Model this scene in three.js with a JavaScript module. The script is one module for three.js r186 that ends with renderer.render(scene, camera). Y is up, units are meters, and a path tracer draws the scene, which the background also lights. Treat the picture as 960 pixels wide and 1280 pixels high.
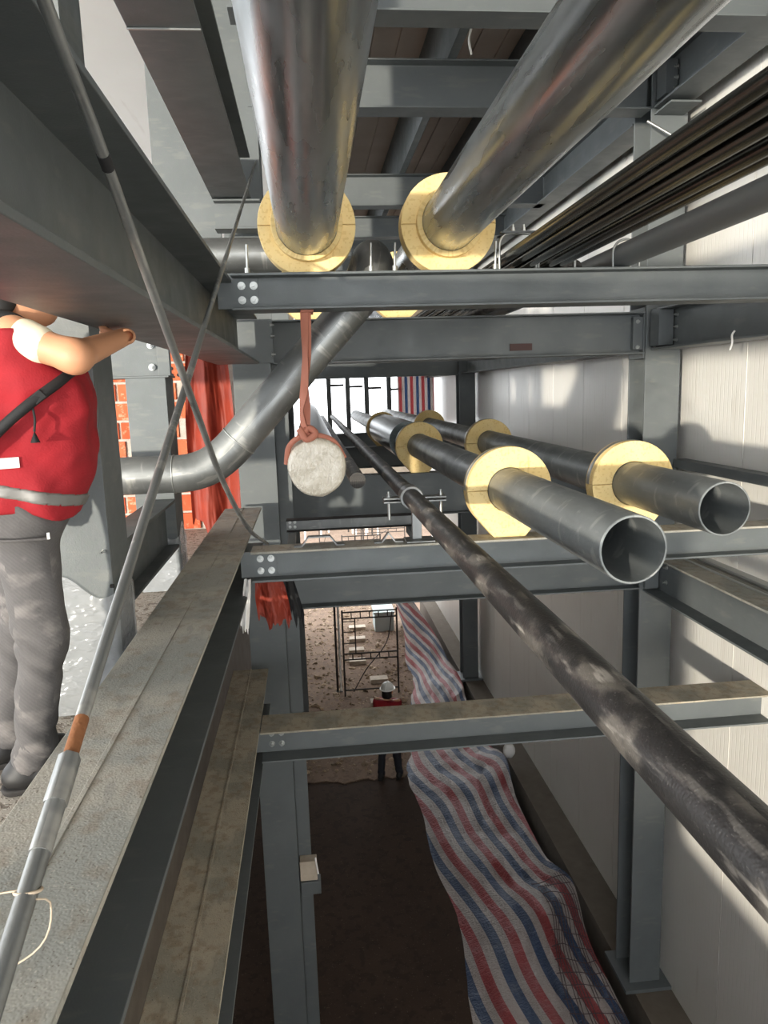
import * as THREE from 'three';
import { mergeGeometries, mergeVertices, toCreasedNormals } from 'three/addons/utils/BufferGeometryUtils.js';
import { RoundedBoxGeometry } from 'three/addons/geometries/RoundedBoxGeometry.js';
import { MarchingCubes } from 'three/addons/objects/MarchingCubes.js';

// ------------------------------------------------------------------ camera, sky, sun, exposure
// Site coordinates: X to the right across the pipe bay, Y up from the camera's height, D forward along the bay.
const EYE = 6.9;                                            // camera height over the ground floor
const W = (X, Y, D) => new THREE.Vector3(X, Y + EYE, -D);
const scene = new THREE.Scene();
scene.background = new THREE.Color().setRGB(0.94, 0.97, 1.0);
scene.backgroundIntensity = 4.2;
const camera = new THREE.PerspectiveCamera(2 * Math.atan(640 / 924) * 180 / Math.PI, 960 / 1280, 0.05, 200);
{
  const d = new THREE.Vector3(385 - 480, 640 - 490, -924).normalize();      // the bay's vanishing point
  const u = new THREE.Vector3(1, 0.032, 0).cross(d).normalize();
  const r = d.clone().cross(u);
  const m = new THREE.Matrix4().makeBasis(
    new THREE.Vector3(r.x, u.x, -d.x), new THREE.Vector3(r.y, u.y, -d.y), new THREE.Vector3(r.z, u.z, -d.z));
  camera.quaternion.setFromRotationMatrix(m);
  camera.position.set(0, EYE, 0);
}
const sun = new THREE.DirectionalLight(new THREE.Color().setRGB(1.0, 0.93, 0.80), 4.2);   // low sun from behind on the open side
sun.position.set(-30, EYE + 0.25, 36); sun.target.position.set(1, EYE, -5);
sun.castShadow = true; sun.shadow.radius = 3; sun.shadow.mapSize.set(2048, 2048);
Object.assign(sun.shadow.camera, { left: -25, right: 25, top: 15, bottom: -15, near: 1, far: 120 });
scene.add(sun, sun.target);
const renderer = new THREE.WebGLRenderer({ antialias: true });
renderer.toneMapping = THREE.LinearToneMapping;
renderer.toneMappingExposure = 1.25;
renderer.shadowMap.enabled = true;

// ------------------------------------------------------------------ random numbers, noise, textures
let seed = 12345;
const rnd = () => { seed = (seed * 1664525 + 1013904223) >>> 0; return seed / 4294967296; };
const rr = (a, b) => a + (b - a) * rnd();
const lerp = (a, b, t) => a + (b - a) * t, clamp = (x, a = 0, b = 1) => Math.min(b, Math.max(a, x));
const sstep = (a, b, x) => { const t = clamp((x - a) / (b - a)); return t * t * (3 - 2 * t); };
const hash = (x, y, s) => { let h = Math.imul(x, 374761393) ^ Math.imul(y, 668265263) ^ Math.imul(s, 2147483647 - 97); h = Math.imul(h ^ (h >>> 13), 1274126177); return ((h ^ (h >>> 16)) >>> 0) / 4294967296; };
function vnoise(u, v, px, py, s) {                          // value noise that tiles over px by py cells
  const x = u * px, y = v * py, x0 = Math.floor(x), y0 = Math.floor(y), fx = x - x0, fy = y - y0;
  const g = (a, b) => hash(((a % px) + px) % px, ((b % py) + py) % py, s), sx = fx * fx * (3 - 2 * fx), sy = fy * fy * (3 - 2 * fy);
  return lerp(lerp(g(x0, y0), g(x0 + 1, y0), sx), lerp(g(x0, y0 + 1), g(x0 + 1, y0 + 1), sx), sy);
}
function fbm(u, v, px, py, s, oct = 4) {
  let a = 0.5, t = 0, n = 0;
  for (let i = 0; i < oct; i++) { t += a * vnoise(u, v, px << i, py << i, s + i); n += a; a *= 0.55; }
  return t / n;
}
function tex(size, fn, srgb, repU, repV) {
  const [w, h] = Array.isArray(size) ? size : [size, size], data = new Uint8Array(w * h * 4);
  for (let y = 0; y < h; y++) for (let x = 0; x < w; x++) {
    const c = fn((x + 0.5) / w, (y + 0.5) / h), o = (y * w + x) * 4;
    for (let k = 0; k < 3; k++) data[o + k] = clamp(Array.isArray(c) ? c[k] : c, 0, 1) * 255;
    data[o + 3] = 255;
  }
  const t = new THREE.DataTexture(data, w, h);
  t.wrapS = t.wrapT = THREE.RepeatWrapping; t.magFilter = THREE.LinearFilter;
  if (srgb) t.colorSpace = THREE.SRGBColorSpace;
  t.repeat.set(repU, repV ?? repU); t.needsUpdate = true;
  return t;
}
const rep = (t, u, v) => { const c = t.clone(); c.repeat.set(u, v ?? u); c.needsUpdate = true; return c; };
const mix3 = (a, b, t) => [lerp(a[0], b[0], t), lerp(a[1], b[1], t), lerp(a[2], b[2], t)];
const c8 = (r, g, b) => [r / 255, g / 255, b / 255];
const std = (o) => new THREE.MeshStandardMaterial(o), phys = (o) => new THREE.MeshPhysicalMaterial(o);

const fineBump = tex(512, (u, v) => 0.6 * fbm(u, v, 16, 16, 3, 5) + 0.4 * vnoise(u, v, 128, 128, 9), false, 2);
// grey shop primer with handling marks and dust
const primerMap = tex(512, (u, v) => {
  const n = fbm(u, v, 4, 4, 11, 5), f = vnoise(u, v, 180, 180, 12), st = sstep(0.62, 0.8, fbm(u, v, 6, 24, 15, 4));
  return mix3(mix3(c8(92, 97, 98), c8(106, 110, 110), n), c8(132, 130, 123), st * 0.25 + (f > 0.93 ? 0.2 : 0));
}, true, 0.9);
const primerRough = tex(256, (u, v) => 0.38 + 0.28 * fbm(u, v, 6, 6, 21, 4), false, 1.3);
// primer with a layer of brown construction dust, mortar crumbs and scuffs
const dustMap = tex(1024, (u, v) => {
  const n = fbm(u, v, 5, 5, 31, 5), g = vnoise(u, v, 256, 256, 32), k = fbm(u, v, 24, 24, 33, 3), sc = sstep(0.66, 0.76, fbm(u, v, 40, 9, 38, 3));
  let c = mix3(c8(140, 141, 134), c8(166, 161, 149), sstep(0.3, 0.7, n));
  c = mix3(c, c8(124, 111, 95), sstep(0.5, 0.8, k) * 0.4);
  if (g > 0.9) c = mix3(c, c8(188, 180, 166), 0.5);
  if (g < 0.08) c = mix3(c, c8(78, 68, 58), 0.55);
  return mix3(c, c8(120, 120, 114), sc * 0.3);
}, true, 0.8);
const galvMap = tex(512, (u, v) => {
  const n = fbm(u, v, 10, 5, 41, 5), sp = vnoise(u, v, 60, 30, 42), sc = sstep(0.64, 0.78, fbm(u, v, 6, 30, 43, 4));
  return mix3(mix3(c8(112, 114, 114), c8(150, 152, 150), n), c8(182, 180, 174), sc * 0.6 + (sp > 0.85 ? 0.15 : 0));
}, true, 0.8, 0.8);
const galvRough = tex(256, (u, v) => 0.3 + 0.35 * fbm(u, v, 12, 6, 45, 4), false, 1);
const steelMap = tex(512, (u, v) => {                       // thin stainless jacket: paler bluish streaks along the sheet
  const n = fbm(u, v, 8, 3, 51, 5), s = fbm(u, v, 40, 3, 52, 3), w = sstep(0.4, 0.8, fbm(u, v, 26, 5, 53, 4));
  return mix3(mix3(c8(140, 146, 150), c8(164, 169, 172), n * 0.5 + s * 0.5), c8(190, 198, 204), w * 0.5);
}, true, 0.8);
const steelRough = tex(512, (u, v) => 0.19 + 0.12 * fbm(u, v, 30, 3, 55, 3) + 0.12 * sstep(0.3, 0.9, fbm(u, v, 26, 5, 53, 4)), false, 0.8);
const blackMap = tex(1024, (u, v) => {                      // black pipe smeared with pale mortar dust
  const a = sstep(0.5, 0.72, fbm(u, v, 5, 7, 61, 6)), b = sstep(0.6, 0.75, fbm(u, v, 20, 8, 62, 5)), g = vnoise(u, v, 220, 220, 63);
  let c = mix3(c8(26, 25, 25), c8(46, 44, 43), fbm(u, v, 8, 8, 64, 4));
  c = mix3(c, c8(112, 106, 98), a * 0.75);
  c = mix3(c, c8(158, 152, 143), b * (0.35 + 0.4 * a));
  return g > 0.9 ? mix3(c, c8(150, 144, 136), 0.3) : c;
}, true, 2.2, 0.9);
const foamMap = tex(512, (u, v) => {
  const n = fbm(u, v, 4, 4, 71, 4), p = sstep(0.72, 0.8, vnoise(u, v, 40, 40, 72)), g = vnoise(u, v, 160, 160, 73), s = sstep(0.7, 0.8, fbm(u, v, 18, 5, 74, 3));
  return mix3(mix3(c8(241, 216, 158), c8(234, 203, 136), n), c8(200, 162, 98), p * 0.3 + (g > 0.92 ? 0.22 : 0) + s * 0.25);
}, true, 2.2);
const panelBump = tex([512, 8], (u) => { const k = (u * 20) % 1; return 0.5 + 0.5 * sstep(0.0, 0.1, k) * (1 - sstep(0.9, 1.0, k)); }, false, 1 / 1.15);
const panelMap = tex(512, (u, v) => {
  const n = fbm(u, v, 3, 3, 81, 4), st = sstep(0.66, 0.82, fbm(u, v, 24, 3, 82, 4));
  return mix3(mix3(c8(222, 219, 212), c8(212, 208, 200), n), c8(188, 180, 168), st * 0.3);
}, true, 0.5);
const dirtMap = tex(1024, (u, v) => {
  const n = fbm(u, v, 6, 6, 91, 6), g = vnoise(u, v, 256, 256, 92), k = fbm(u, v, 40, 40, 93, 3);
  let c = mix3(c8(104, 84, 68), c8(134, 112, 94), n);
  c = mix3(c, c8(86, 70, 58), sstep(0.55, 0.72, k) * 0.6);
  if (g > 0.92) c = mix3(c, c8(196, 184, 168), 0.6);
  return g < 0.06 ? mix3(c, c8(60, 48, 40), 0.6) : c;
}, true, 0.4);
const rubbleMap = tex(1024, (u, v) => {
  const n = fbm(u, v, 8, 8, 101, 6), g = vnoise(u, v, 200, 200, 102), k = fbm(u, v, 60, 60, 103, 3);
  let c = mix3(c8(150, 140, 126), c8(186, 178, 166), n);
  c = mix3(c, c8(104, 92, 80), sstep(0.54, 0.7, k) * 0.7);
  if (g > 0.88) c = mix3(c, c8(226, 220, 210), 0.6);
  return g < 0.1 ? mix3(c, c8(70, 60, 52), 0.6) : c;
}, true, 0.7);
const brickMap = tex(256, (u, v) => mix3(mix3(c8(214, 120, 82), c8(190, 92, 58), fbm(u, v, 4, 4, 111, 5)), c8(226, 190, 168), sstep(0.62, 0.8, fbm(u, v, 12, 12, 112, 3)) * 0.6), true, 2.5);
const mortarMap = tex(256, (u, v) => mix3(c8(170, 160, 148), c8(208, 200, 190), fbm(u, v, 12, 12, 121, 5)), true, 1.5);
const denimMap = tex(512, (u, v) => {
  const n = fbm(u, v, 5, 5, 131, 5), t = ((u * 160 + v * 160) % 1) < 0.5 ? 0.04 : 0, w = sstep(0.5, 0.8, fbm(u, v, 5, 8, 133, 4));
  return mix3(mix3(c8(66, 64, 64), c8(84, 81, 80), n), c8(128, 122, 118), w * 0.5).map((x) => x + t);
}, true, 2.2);
const redMap = tex(512, (u, v) => { const n = fbm(u, v, 6, 6, 141, 5), t = ((u * 140) % 1 < 0.5) !== ((v * 140) % 1 < 0.5) ? 0.03 : 0; return mix3(c8(124, 6, 18), c8(150, 12, 24), n).map((x) => x + t); }, true, 2.2);
const tarpMap = tex(1024, (u, v) => {                       // woven red, white and blue striped sheeting; v runs across the stripes
  const k = (v * 4) % 1, weave = vnoise(u, v, 250, 250, 151) * 0.06, worn = sstep(0.55, 0.75, fbm(u, v, 14, 14, 152, 4));
  const white = c8(176, 165, 160), red = c8(152, 62, 64), blue = c8(52, 72, 104);
  let c = white;
  if (k > 0.12 && k < 0.40) c = red;
  if (k > 0.60 && k < 0.86) c = blue;
  return mix3(c, c8(150, 140, 134), worn * 0.2).map((x) => x - weave);
}, true, 0.5, 0.5);
const orangeMap = tex(256, (u, v) => { const n = fbm(u, v, 5, 5, 161, 5); return mix3(c8(150, 52, 28), c8(112, 36, 22), n); }, true, 1.5);
const wrapMap = tex(512, (u, v) => {
  const n = fbm(u, v, 10, 10, 171, 5), c = Math.abs(fbm(u, v, 26, 14, 172, 4) - 0.5);
  return mix3(mix3(c8(196, 186, 166), c8(222, 214, 198), n), c8(236, 232, 222), 0.5 * (1 - sstep(0.0, 0.05, c)));
}, true, 2.0);
const wrapBump = tex(512, (u, v) => { const c = Math.abs(fbm(u, v, 9, 5, 172, 4) - 0.5), d = Math.abs(fbm(u, v, 22, 12, 173, 4) - 0.5); return 1 - sstep(0, 0.22, c) * 0.6 - sstep(0, 0.16, d) * 0.4; }, false, 2.0);
const roofMap = tex(512, (u, v) => mix3(mix3(c8(206, 188, 174), c8(190, 168, 150), fbm(u, v, 3, 8, 181, 4)), c8(222, 208, 196), sstep(0.6, 0.8, fbm(u, v, 9, 3, 182, 4)) * 0.5), true, 0.5);

const M = {
  primer: std({ map: primerMap, roughnessMap: primerRough, roughness: 1, metalness: 0.25, bumpMap: fineBump, bumpScale: 0.0006 }),
  dusty: std({ map: dustMap, roughness: 0.9, metalness: 0.0, bumpMap: fineBump, bumpScale: 0.002 }),
  dustyBrown: std({ map: rep(dustMap, 1.1), color: new THREE.Color().setRGB(1.12, 1.03, 0.92), roughness: 0.95, bumpMap: fineBump, bumpScale: 0.004 }),
  galv: std({ map: galvMap, roughnessMap: galvRough, roughness: 1, metalness: 0.75, bumpMap: fineBump, bumpScale: 0.0006 }),
  zinc: std({ color: '#aeb0ad', roughness: 0.36, metalness: 0.8 }),
  steel: std({ map: steelMap, roughnessMap: steelRough, roughness: 1, metalness: 0.95 }),
  tube: std({ map: rep(steelMap, 1.2), color: '#8f8a82', roughness: 0.27, metalness: 0.95 }),
  greyPipe: std({ color: '#808486', bumpMap: fineBump, bumpScale: 0.0008, roughness: 0.5, metalness: 0.2 }),
  black: std({ map: blackMap, roughness: 0.5, metalness: 0.15, bumpMap: fineBump, bumpScale: 0.0012 }),
  millPipe: std({ map: rep(galvMap, 1.1, 0.5), color: '#e2e6e8', roughnessMap: galvRough, roughness: 1, metalness: 0.3, bumpMap: fineBump, bumpScale: 0.0006 }),
  jacketDark: std({ map: rep(steelMap, 1.0), color: '#8f9494', roughness: 0.3, metalness: 0.9 }),
  foam: std({ map: foamMap, roughness: 0.9, bumpMap: fineBump, bumpScale: 0.0012 }),
  panel: std({ map: panelMap, roughness: 0.34, metalness: 0.15, bumpMap: panelBump, bumpScale: 0.0025 }),
  joint: std({ color: '#8f8b83', roughness: 0.7 }),
  whitePanel: std({ map: rep(panelMap, 0.4), roughness: 0.5 }),
  roof: std({ map: roofMap, roughness: 0.42, metalness: 0.1 }),
  dirt: std({ map: dirtMap, roughness: 1, bumpMap: rep(dirtMap, 0.4), bumpScale: 0.02 }),
  shadedDirt: std({ map: rep(dirtMap, 0.3), color: '#84786e', roughness: 1, bumpMap: rep(dirtMap, 0.3), bumpScale: 0.012 }),  // the dirt again, its colour darkened to stand for shade in the near pit
  rubble: std({ map: rubbleMap, roughness: 1, bumpMap: rep(rubbleMap, 0.7), bumpScale: 0.015 }),
  concrete: std({ map: rep(mortarMap, 0.6), color: '#8c8780', roughness: 0.95, bumpMap: fineBump, bumpScale: 0.003 }),
  brick: std({ map: brickMap, roughness: 0.9, bumpMap: fineBump, bumpScale: 0.003 }),
  brickPale: std({ map: rep(brickMap, 2.1), color: '#f0d8cc', roughness: 0.9, bumpMap: fineBump, bumpScale: 0.003 }),
  mortar: std({ map: mortarMap, roughness: 1, bumpMap: fineBump, bumpScale: 0.006 }),
  dark: std({ color: '#1d1b1a', roughness: 0.8 }),
  denim: std({ map: denimMap, roughness: 0.9, bumpMap: fineBump, bumpScale: 0.001 }),
  red: std({ map: redMap, roughness: 0.85, bumpMap: fineBump, bumpScale: 0.001 }),
  skin: std({ color: '#c8906c', roughness: 0.55 }),
  cream: std({ color: '#e6d8bc', roughness: 0.8 }),
  hair: std({ color: '#17130f', roughness: 0.6 }),
  blackCloth: std({ color: '#151516', roughness: 0.75 }),
  greyBand: std({ color: '#6c6a66', roughness: 0.5 }),
  white: std({ color: '#e9e7e2', roughness: 0.5 }),
  helmet: std({ color: '#e8e6e0', roughness: 0.3 }),
  sole: std({ color: '#2a2725', roughness: 0.8 }),
  shoe: std({ color: '#1b1a1a', roughness: 0.55 }),
  tarp: std({ map: tarpMap, roughness: 0.55, side: THREE.DoubleSide, bumpMap: wrapBump, bumpScale: 0.01 }),
  tarpThin: phys({ map: tarpMap, color: '#ffffff', roughness: 0.9, transmission: 0.5, thickness: 0, side: THREE.DoubleSide }),
  net: std({ color: '#57464a', roughness: 0.8, side: THREE.DoubleSide }),
  orange: std({ map: orangeMap, roughness: 0.65, side: THREE.DoubleSide }),
  strap: std({ color: '#b4735e', roughness: 0.75 }),
  wrap: phys({ map: wrapMap, roughness: 0.35, clearcoat: 0.5, clearcoatRoughness: 0.3, bumpMap: wrapBump, bumpScale: 0.006 }),
  film: phys({ color: '#f4f6f8', transmission: 0.75, thickness: 0, roughness: 0.22, bumpMap: rep(wrapBump, 0.6, 2.2), bumpScale: 0.006, side: THREE.DoubleSide }),
  rust: std({ color: '#7a4d2c', roughness: 0.9, bumpMap: fineBump, bumpScale: 0.002 }),
  scaffold: std({ color: '#3c3733', roughness: 0.7, metalness: 0.3 }),
  plank: std({ map: rep(mortarMap, 1), color: '#f2ece2', roughness: 0.9 }),
  paleBlue: std({ color: '#a9b4b2', roughness: 0.8 }),
  wire: std({ color: '#b9a892', roughness: 0.6 }),
  maroon: std({ color: '#4a2f2b', roughness: 0.6 }),
};

// ------------------------------------------------------------------ builders
const used = new Map();
const numbered = (n) => { const k = used.get(n) ?? 0; used.set(n, k + 1); return k ? n + '_' + String(k).padStart(3, '0') : n; };
function triUV(g) {                                         // uv in metres from the side that each face points to
  if (g.index) g = g.toNonIndexed();
  const p = g.attributes.position, uv = new Float32Array(p.count * 2), a = new THREE.Vector3(), b = new THREE.Vector3(), c = new THREE.Vector3();
  for (let i = 0; i < p.count; i += 3) {
    a.fromBufferAttribute(p, i); b.fromBufferAttribute(p, i + 1).sub(a); c.fromBufferAttribute(p, i + 2).sub(a);
    const n = b.cross(c), ax = Math.abs(n.x), ay = Math.abs(n.y), az = Math.abs(n.z);
    for (let k = 0; k < 3; k++) {
      const x = p.getX(i + k), y = p.getY(i + k), z = p.getZ(i + k), o = (i + k) * 2;
      if (ax >= ay && ax >= az) { uv[o] = z; uv[o + 1] = y; } else if (ay >= az) { uv[o] = x; uv[o + 1] = z; } else { uv[o] = x; uv[o + 1] = y; }
    }
  }
  g.setAttribute('uv', new THREE.BufferAttribute(uv, 2));
  return g;
}
const clean = (g) => { for (const k of Object.keys(g.attributes)) if (!['position', 'normal', 'uv'].includes(k)) g.deleteAttribute(k); return g.index ? g.toNonIndexed() : g; };
const merge = (list) => mergeGeometries(list.map(clean));
// a box between site coordinates, edges eased
function bx(x0, x1, y0, y1, d0, d1, r = 0.003) {
  const w = Math.abs(x1 - x0), h = Math.abs(y1 - y0), l = Math.abs(d1 - d0);
  const g = r > 0 && Math.min(w, h, l) > r * 2.2 ? new RoundedBoxGeometry(w, h, l, 1, r) : new THREE.BoxGeometry(w, h, l);
  g.translate((x0 + x1) / 2, (y0 + y1) / 2 + EYE, -(d0 + d1) / 2);
  return triUV(g);
}
function along(g, a, b) {                                   // a geometry built up +Y from the origin, laid from a towards b
  const q = new THREE.Quaternion().setFromUnitVectors(new THREE.Vector3(0, 1, 0), b.clone().sub(a).normalize());
  return g.applyQuaternion(q).translate(a.x, a.y, a.z);
}
function metreUV(g, su, sv) { const t = g.attributes.uv; for (let i = 0; i < t.count; i++) t.setXY(i, t.getX(i) * su, t.getY(i) * sv); return g; }
function rod(a, b, r, seg = 12, r2 = r) { const L = a.distanceTo(b); return metreUV(along(new THREE.CylinderGeometry(r2, r, L, seg, 1).translate(0, L / 2, 0), a, b), 2 * Math.PI * r, L); }
function hollow(a, b, r, t, seg = 48) {                      // open pipe with wall thickness; the bore is a part of its own below
  const L = a.distanceTo(b), c = 0.003, pts = [[r - t, 0], [r - c, 0], [r, c], [r, L - c], [r - c, L], [r - t, L]].map(([x, y]) => new THREE.Vector2(x, y));
  const g = new THREE.LatheGeometry(pts, seg).toNonIndexed(); g.computeVertexNormals();
  const s = toCreasedNormals(g, 0.6), n = s.attributes.position.count, uv = s.attributes.uv;
  for (let i = 0; i < n; i++) uv.setXY(i, uv.getX(i) * 2 * Math.PI * r, s.attributes.position.getY(i));
  return along(s, a, b);
}
function bore(a, b, r) { const L = a.distanceTo(b); return metreUV(along(new THREE.CylinderGeometry(r, r, L, 40, 1, true).translate(0, L / 2, 0), a, b), 2 * Math.PI * r, L); }
function sweep(pts, r, seg = 10, steps = 40, tension = 0.5) {
  const c = new THREE.CatmullRomCurve3(pts, false, 'catmullrom', tension);
  return metreUV(new THREE.TubeGeometry(c, steps, r, seg, false), c.getLength(), 2 * Math.PI * r);
}
const shadowed = (o) => { o.castShadow = o.receiveShadow = true; return o; };
function tag(o, label, category, group) { o.userData = { label, category }; if (group) o.userData.group = group; return o; }
function thing(name, label, category, at, group) {
  const o = new THREE.Group(); o.name = numbered(name); o.position.copy(at); scene.add(o); return tag(o, label, category, group);
}
const originOf = (o) => { const p = new THREE.Vector3(); for (; o && o !== scene; o = o.parent) p.add(o.position); return p; };
function part(name, geo, mat, parent) {                      // geometry in world coordinates
  const o = originOf(parent), g = Array.isArray(geo) ? merge(geo) : geo; g.translate(-o.x, -o.y, -o.z);
  const m = shadowed(new THREE.Mesh(g, mat)); m.name = name; parent.add(m); return m;
}
function solo(name, geo, mat, label, category, group) {
  const g = Array.isArray(geo) ? merge(geo) : geo; g.computeBoundingBox();
  const b = g.boundingBox, at = new THREE.Vector3((b.min.x + b.max.x) / 2, b.min.y, (b.min.z + b.max.z) / 2); g.translate(-at.x, -at.y, -at.z);
  const m = shadowed(new THREE.Mesh(g, mat)); m.name = numbered(name); m.position.copy(at); scene.add(m); return tag(m, label, category, group);
}
function struct(name, geo, mat) {
  const m = shadowed(new THREE.Mesh(Array.isArray(geo) ? merge(geo) : geo, mat)); m.name = name; m.userData = { kind: 'structure' }; scene.add(m); return m;
}
function structGroup(name) { const o = new THREE.Group(); o.name = name; o.userData = { kind: 'structure' }; scene.add(o); return o; }

// hexagon-headed bolt with washer, its axis along dir
function boltGeo(at, dir, r = 0.017) {
  const d = dir.clone().normalize(), p = (t) => at.clone().addScaledVector(d, t);
  return merge([rod(p(0), p(0.005), r * 1.25, 14), rod(p(0.005), p(0.020), r, 6), rod(p(0.02), p(0.036), r * 0.55, 10)]);
}
function bolts(parent, list, dir, r) { for (const p of list) part('bolt', boltGeo(p, dir, r), M.zinc, parent); }

// rolled steel section; the long way is along X ('x'), D ('d') or Y ('y')
function beamX(name, label, x0, x1, yTop, yBot, dc, width, o = {}) {
  const tf = o.tf ?? 0.014, tw = o.tw ?? 0.01, g = thing(name, label, o.category ?? 'beam', W((x0 + x1) / 2, yBot, dc), o.group);
  part('web', bx(x0, x1, yBot + tf, yTop - tf, dc - tw / 2, dc + tw / 2, 0), o.mat ?? M.primer, g);
  part('top_flange', bx(x0, x1, yTop - tf, yTop, dc - width / 2, dc + width / 2), o.top ?? M.primer, g);
  part('bottom_flange', bx(x0, x1, yBot, yBot + tf, dc - width / 2, dc + width / 2), o.mat ?? M.primer, g);
  return g;
}
function beamD(name, label, xc, d0, d1, yTop, yBot, width, o = {}) {
  const tf = o.tf ?? 0.018, tw = o.tw ?? 0.012, g = thing(name, label, o.category ?? 'beam', W(xc, yBot, (d0 + d1) / 2), o.group);
  part('web', bx(xc - tw / 2, xc + tw / 2, yBot + tf, yTop - tf, d0, d1, 0), o.mat ?? M.primer, g);
  part('top_flange', bx(xc - width / 2, xc + width / 2, yTop - tf, yTop, d0, d1), o.top ?? M.primer, g);
  part('bottom_flange', bx(xc - width / 2, xc + width / 2, yBot, yBot + tf, d0, d1), o.mat ?? M.primer, g);
  return g;
}
function columnY(name, label, x0, x1, y0, y1, d0, d1, o = {}) {     // flanges face the camera
  const tf = 0.02, g = thing(name, label, 'column', W((x0 + x1) / 2, y0, (d0 + d1) / 2), o.group), xc = (x0 + x1) / 2;
  part('flange', bx(x0, x1, y0, y1, d0, d0 + tf), o.mat ?? M.primer, g);
  part('flange', bx(x0, x1, y0, y1, d1 - tf, d1), o.mat ?? M.primer, g);
  part('web', bx(xc - 0.007, xc + 0.007, y0, y1, d0 + tf, d1 - tf, 0), o.mat ?? M.primer, g);
  return g;
}

// ------------------------------------------------------------------ the setting
const WALLX = 3.4, GROUND = -EYE, DECK = -1.28, ROOF = 3.25, FAR = 21;
struct('floor', bx(-14, 14, GROUND - 0.3, GROUND, -12, 60, 0), M.shadedDirt);
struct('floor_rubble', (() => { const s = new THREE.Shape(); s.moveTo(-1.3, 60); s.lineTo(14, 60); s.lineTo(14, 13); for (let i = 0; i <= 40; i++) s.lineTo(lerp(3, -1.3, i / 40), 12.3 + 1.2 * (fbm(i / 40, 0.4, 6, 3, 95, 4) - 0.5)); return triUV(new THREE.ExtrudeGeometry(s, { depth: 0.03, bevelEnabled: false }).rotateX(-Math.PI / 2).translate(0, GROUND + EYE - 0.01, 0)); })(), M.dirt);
struct('floor_platform', bx(-9, -0.76, DECK - 0.22, DECK, -6, 9.5, 0), M.rubble);
{
  const wall = structGroup('wall_right');
  part('wall_backing', bx(WALLX + 0.012, WALLX + 0.2, GROUND, ROOF + 0.2, -6, FAR, 0), M.joint, wall);
  for (let d = -6, k = 0; d < FAR - 0.1; d += 1.15, k++) part('panel', bx(WALLX - 0.02, WALLX + 0.012, GROUND + 0.8, ROOF, d + 0.004, Math.min(FAR, d + 1.146), 0.003), M.panel, wall);
  struct('kerb_right', bx(3.0, WALLX + 0.2, GROUND, -6.1, -6, FAR), M.concrete);
  // walls added to hold back light under the platform, on the left and at both ends
  struct('added_wall_left_lower', bx(-1.5, -1.3, GROUND, DECK - 0.22, 0, FAR, 0), M.concrete);  // added so that the space under the platform stays dark
  struct('added_wall_left_sill', bx(-1.5, -1.3, GROUND, -4.3, -6, 0, 0), M.concrete);  // added low wall, keeps the sun off the bottom of the pit
  struct('added_wall_left_inner', bx(-0.95, -0.8, DECK, 0.5, 7.5, FAR, 0), M.concrete);  // added to cut sky light from the left; sun passes over its top
  struct('added_wall_end', bx(-0.95, WALLX + 0.2, 0.5, ROOF + 0.2, FAR, FAR + 0.2, 0), M.concrete);  // added to narrow the bright opening at the far end
  struct('added_wall_near_lower', bx(-1.5, WALLX + 0.2, GROUND, -3.6, -6.2, -6, 0), M.concrete);  // unseen behind the camera, added to darken the pit
}
{ // roof: brown-grey steel sheeting with ribs over the bay, white panels over the platform
  const roof = structGroup('ceiling');
  for (let x = -0.36; x < 3.6; x += 1.0) {
    const s = [bx(x, Math.min(3.6, x + 0.99), ROOF, ROOF + 0.03, -6, FAR, 0)];
    for (let k = 0; k < 4; k++) s.push(bx(x + 0.12 + k * 0.25, x + 0.15 + k * 0.25, ROOF - 0.02, ROOF, -6, FAR, 0));
    part('roof_sheet', s, M.roof, roof);
  }
  for (let x = -8.4; x < -0.4; x += 1.0) part('roof_panel', bx(x, x + 0.985, ROOF, ROOF + 0.08, -6, FAR, 0.004), M.whitePanel, roof);
  part('roof_backing', bx(-8.6, 3.6, ROOF + 0.085, ROOF + 0.2, -6, FAR, 0), M.joint, roof);
}

// ------------------------------------------------------------------ left line of beams
const B0 = beamD('edge_beam', 'deep grey steel edge beam overhead with crossed brace rods in front', -0.55, -1.2, 6.2, 0.61, 0.24, 0.335);
const B1 = beamD('edge_beam', 'grey steel edge beam with dusty top flange beside the platform floor', -0.585, 0.5, 6.2, -0.94, -1.26, 0.30, { top: M.dusty });
part('rolled_seam', bx(-0.592, -0.578, -0.942, -0.936, 0.5, 6.2, 0.002), M.dusty, B1);
const B2 = beamD('edge_beam', 'dirt-covered lower steel edge beam beneath the platform-side beam', -0.607, 1.2, 6.2, -2.36, -2.70, 0.30, { top: M.dustyBrown });
part('rolled_seam', bx(-0.615, -0.6, -2.362, -2.354, 1.2, 6.2, 0.002), M.dustyBrown, B2);
const UL = beamD('eaves_beam', 'dark steel eaves beam seen from below with a welded splice', -0.52, -1.0, 6.3, 1.86, 1.5, 0.30);
part('splice_weld', bx(-0.67, -0.37, 1.492, 1.5, 3.4, 3.412, 0.002), M.zinc, UL);

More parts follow.
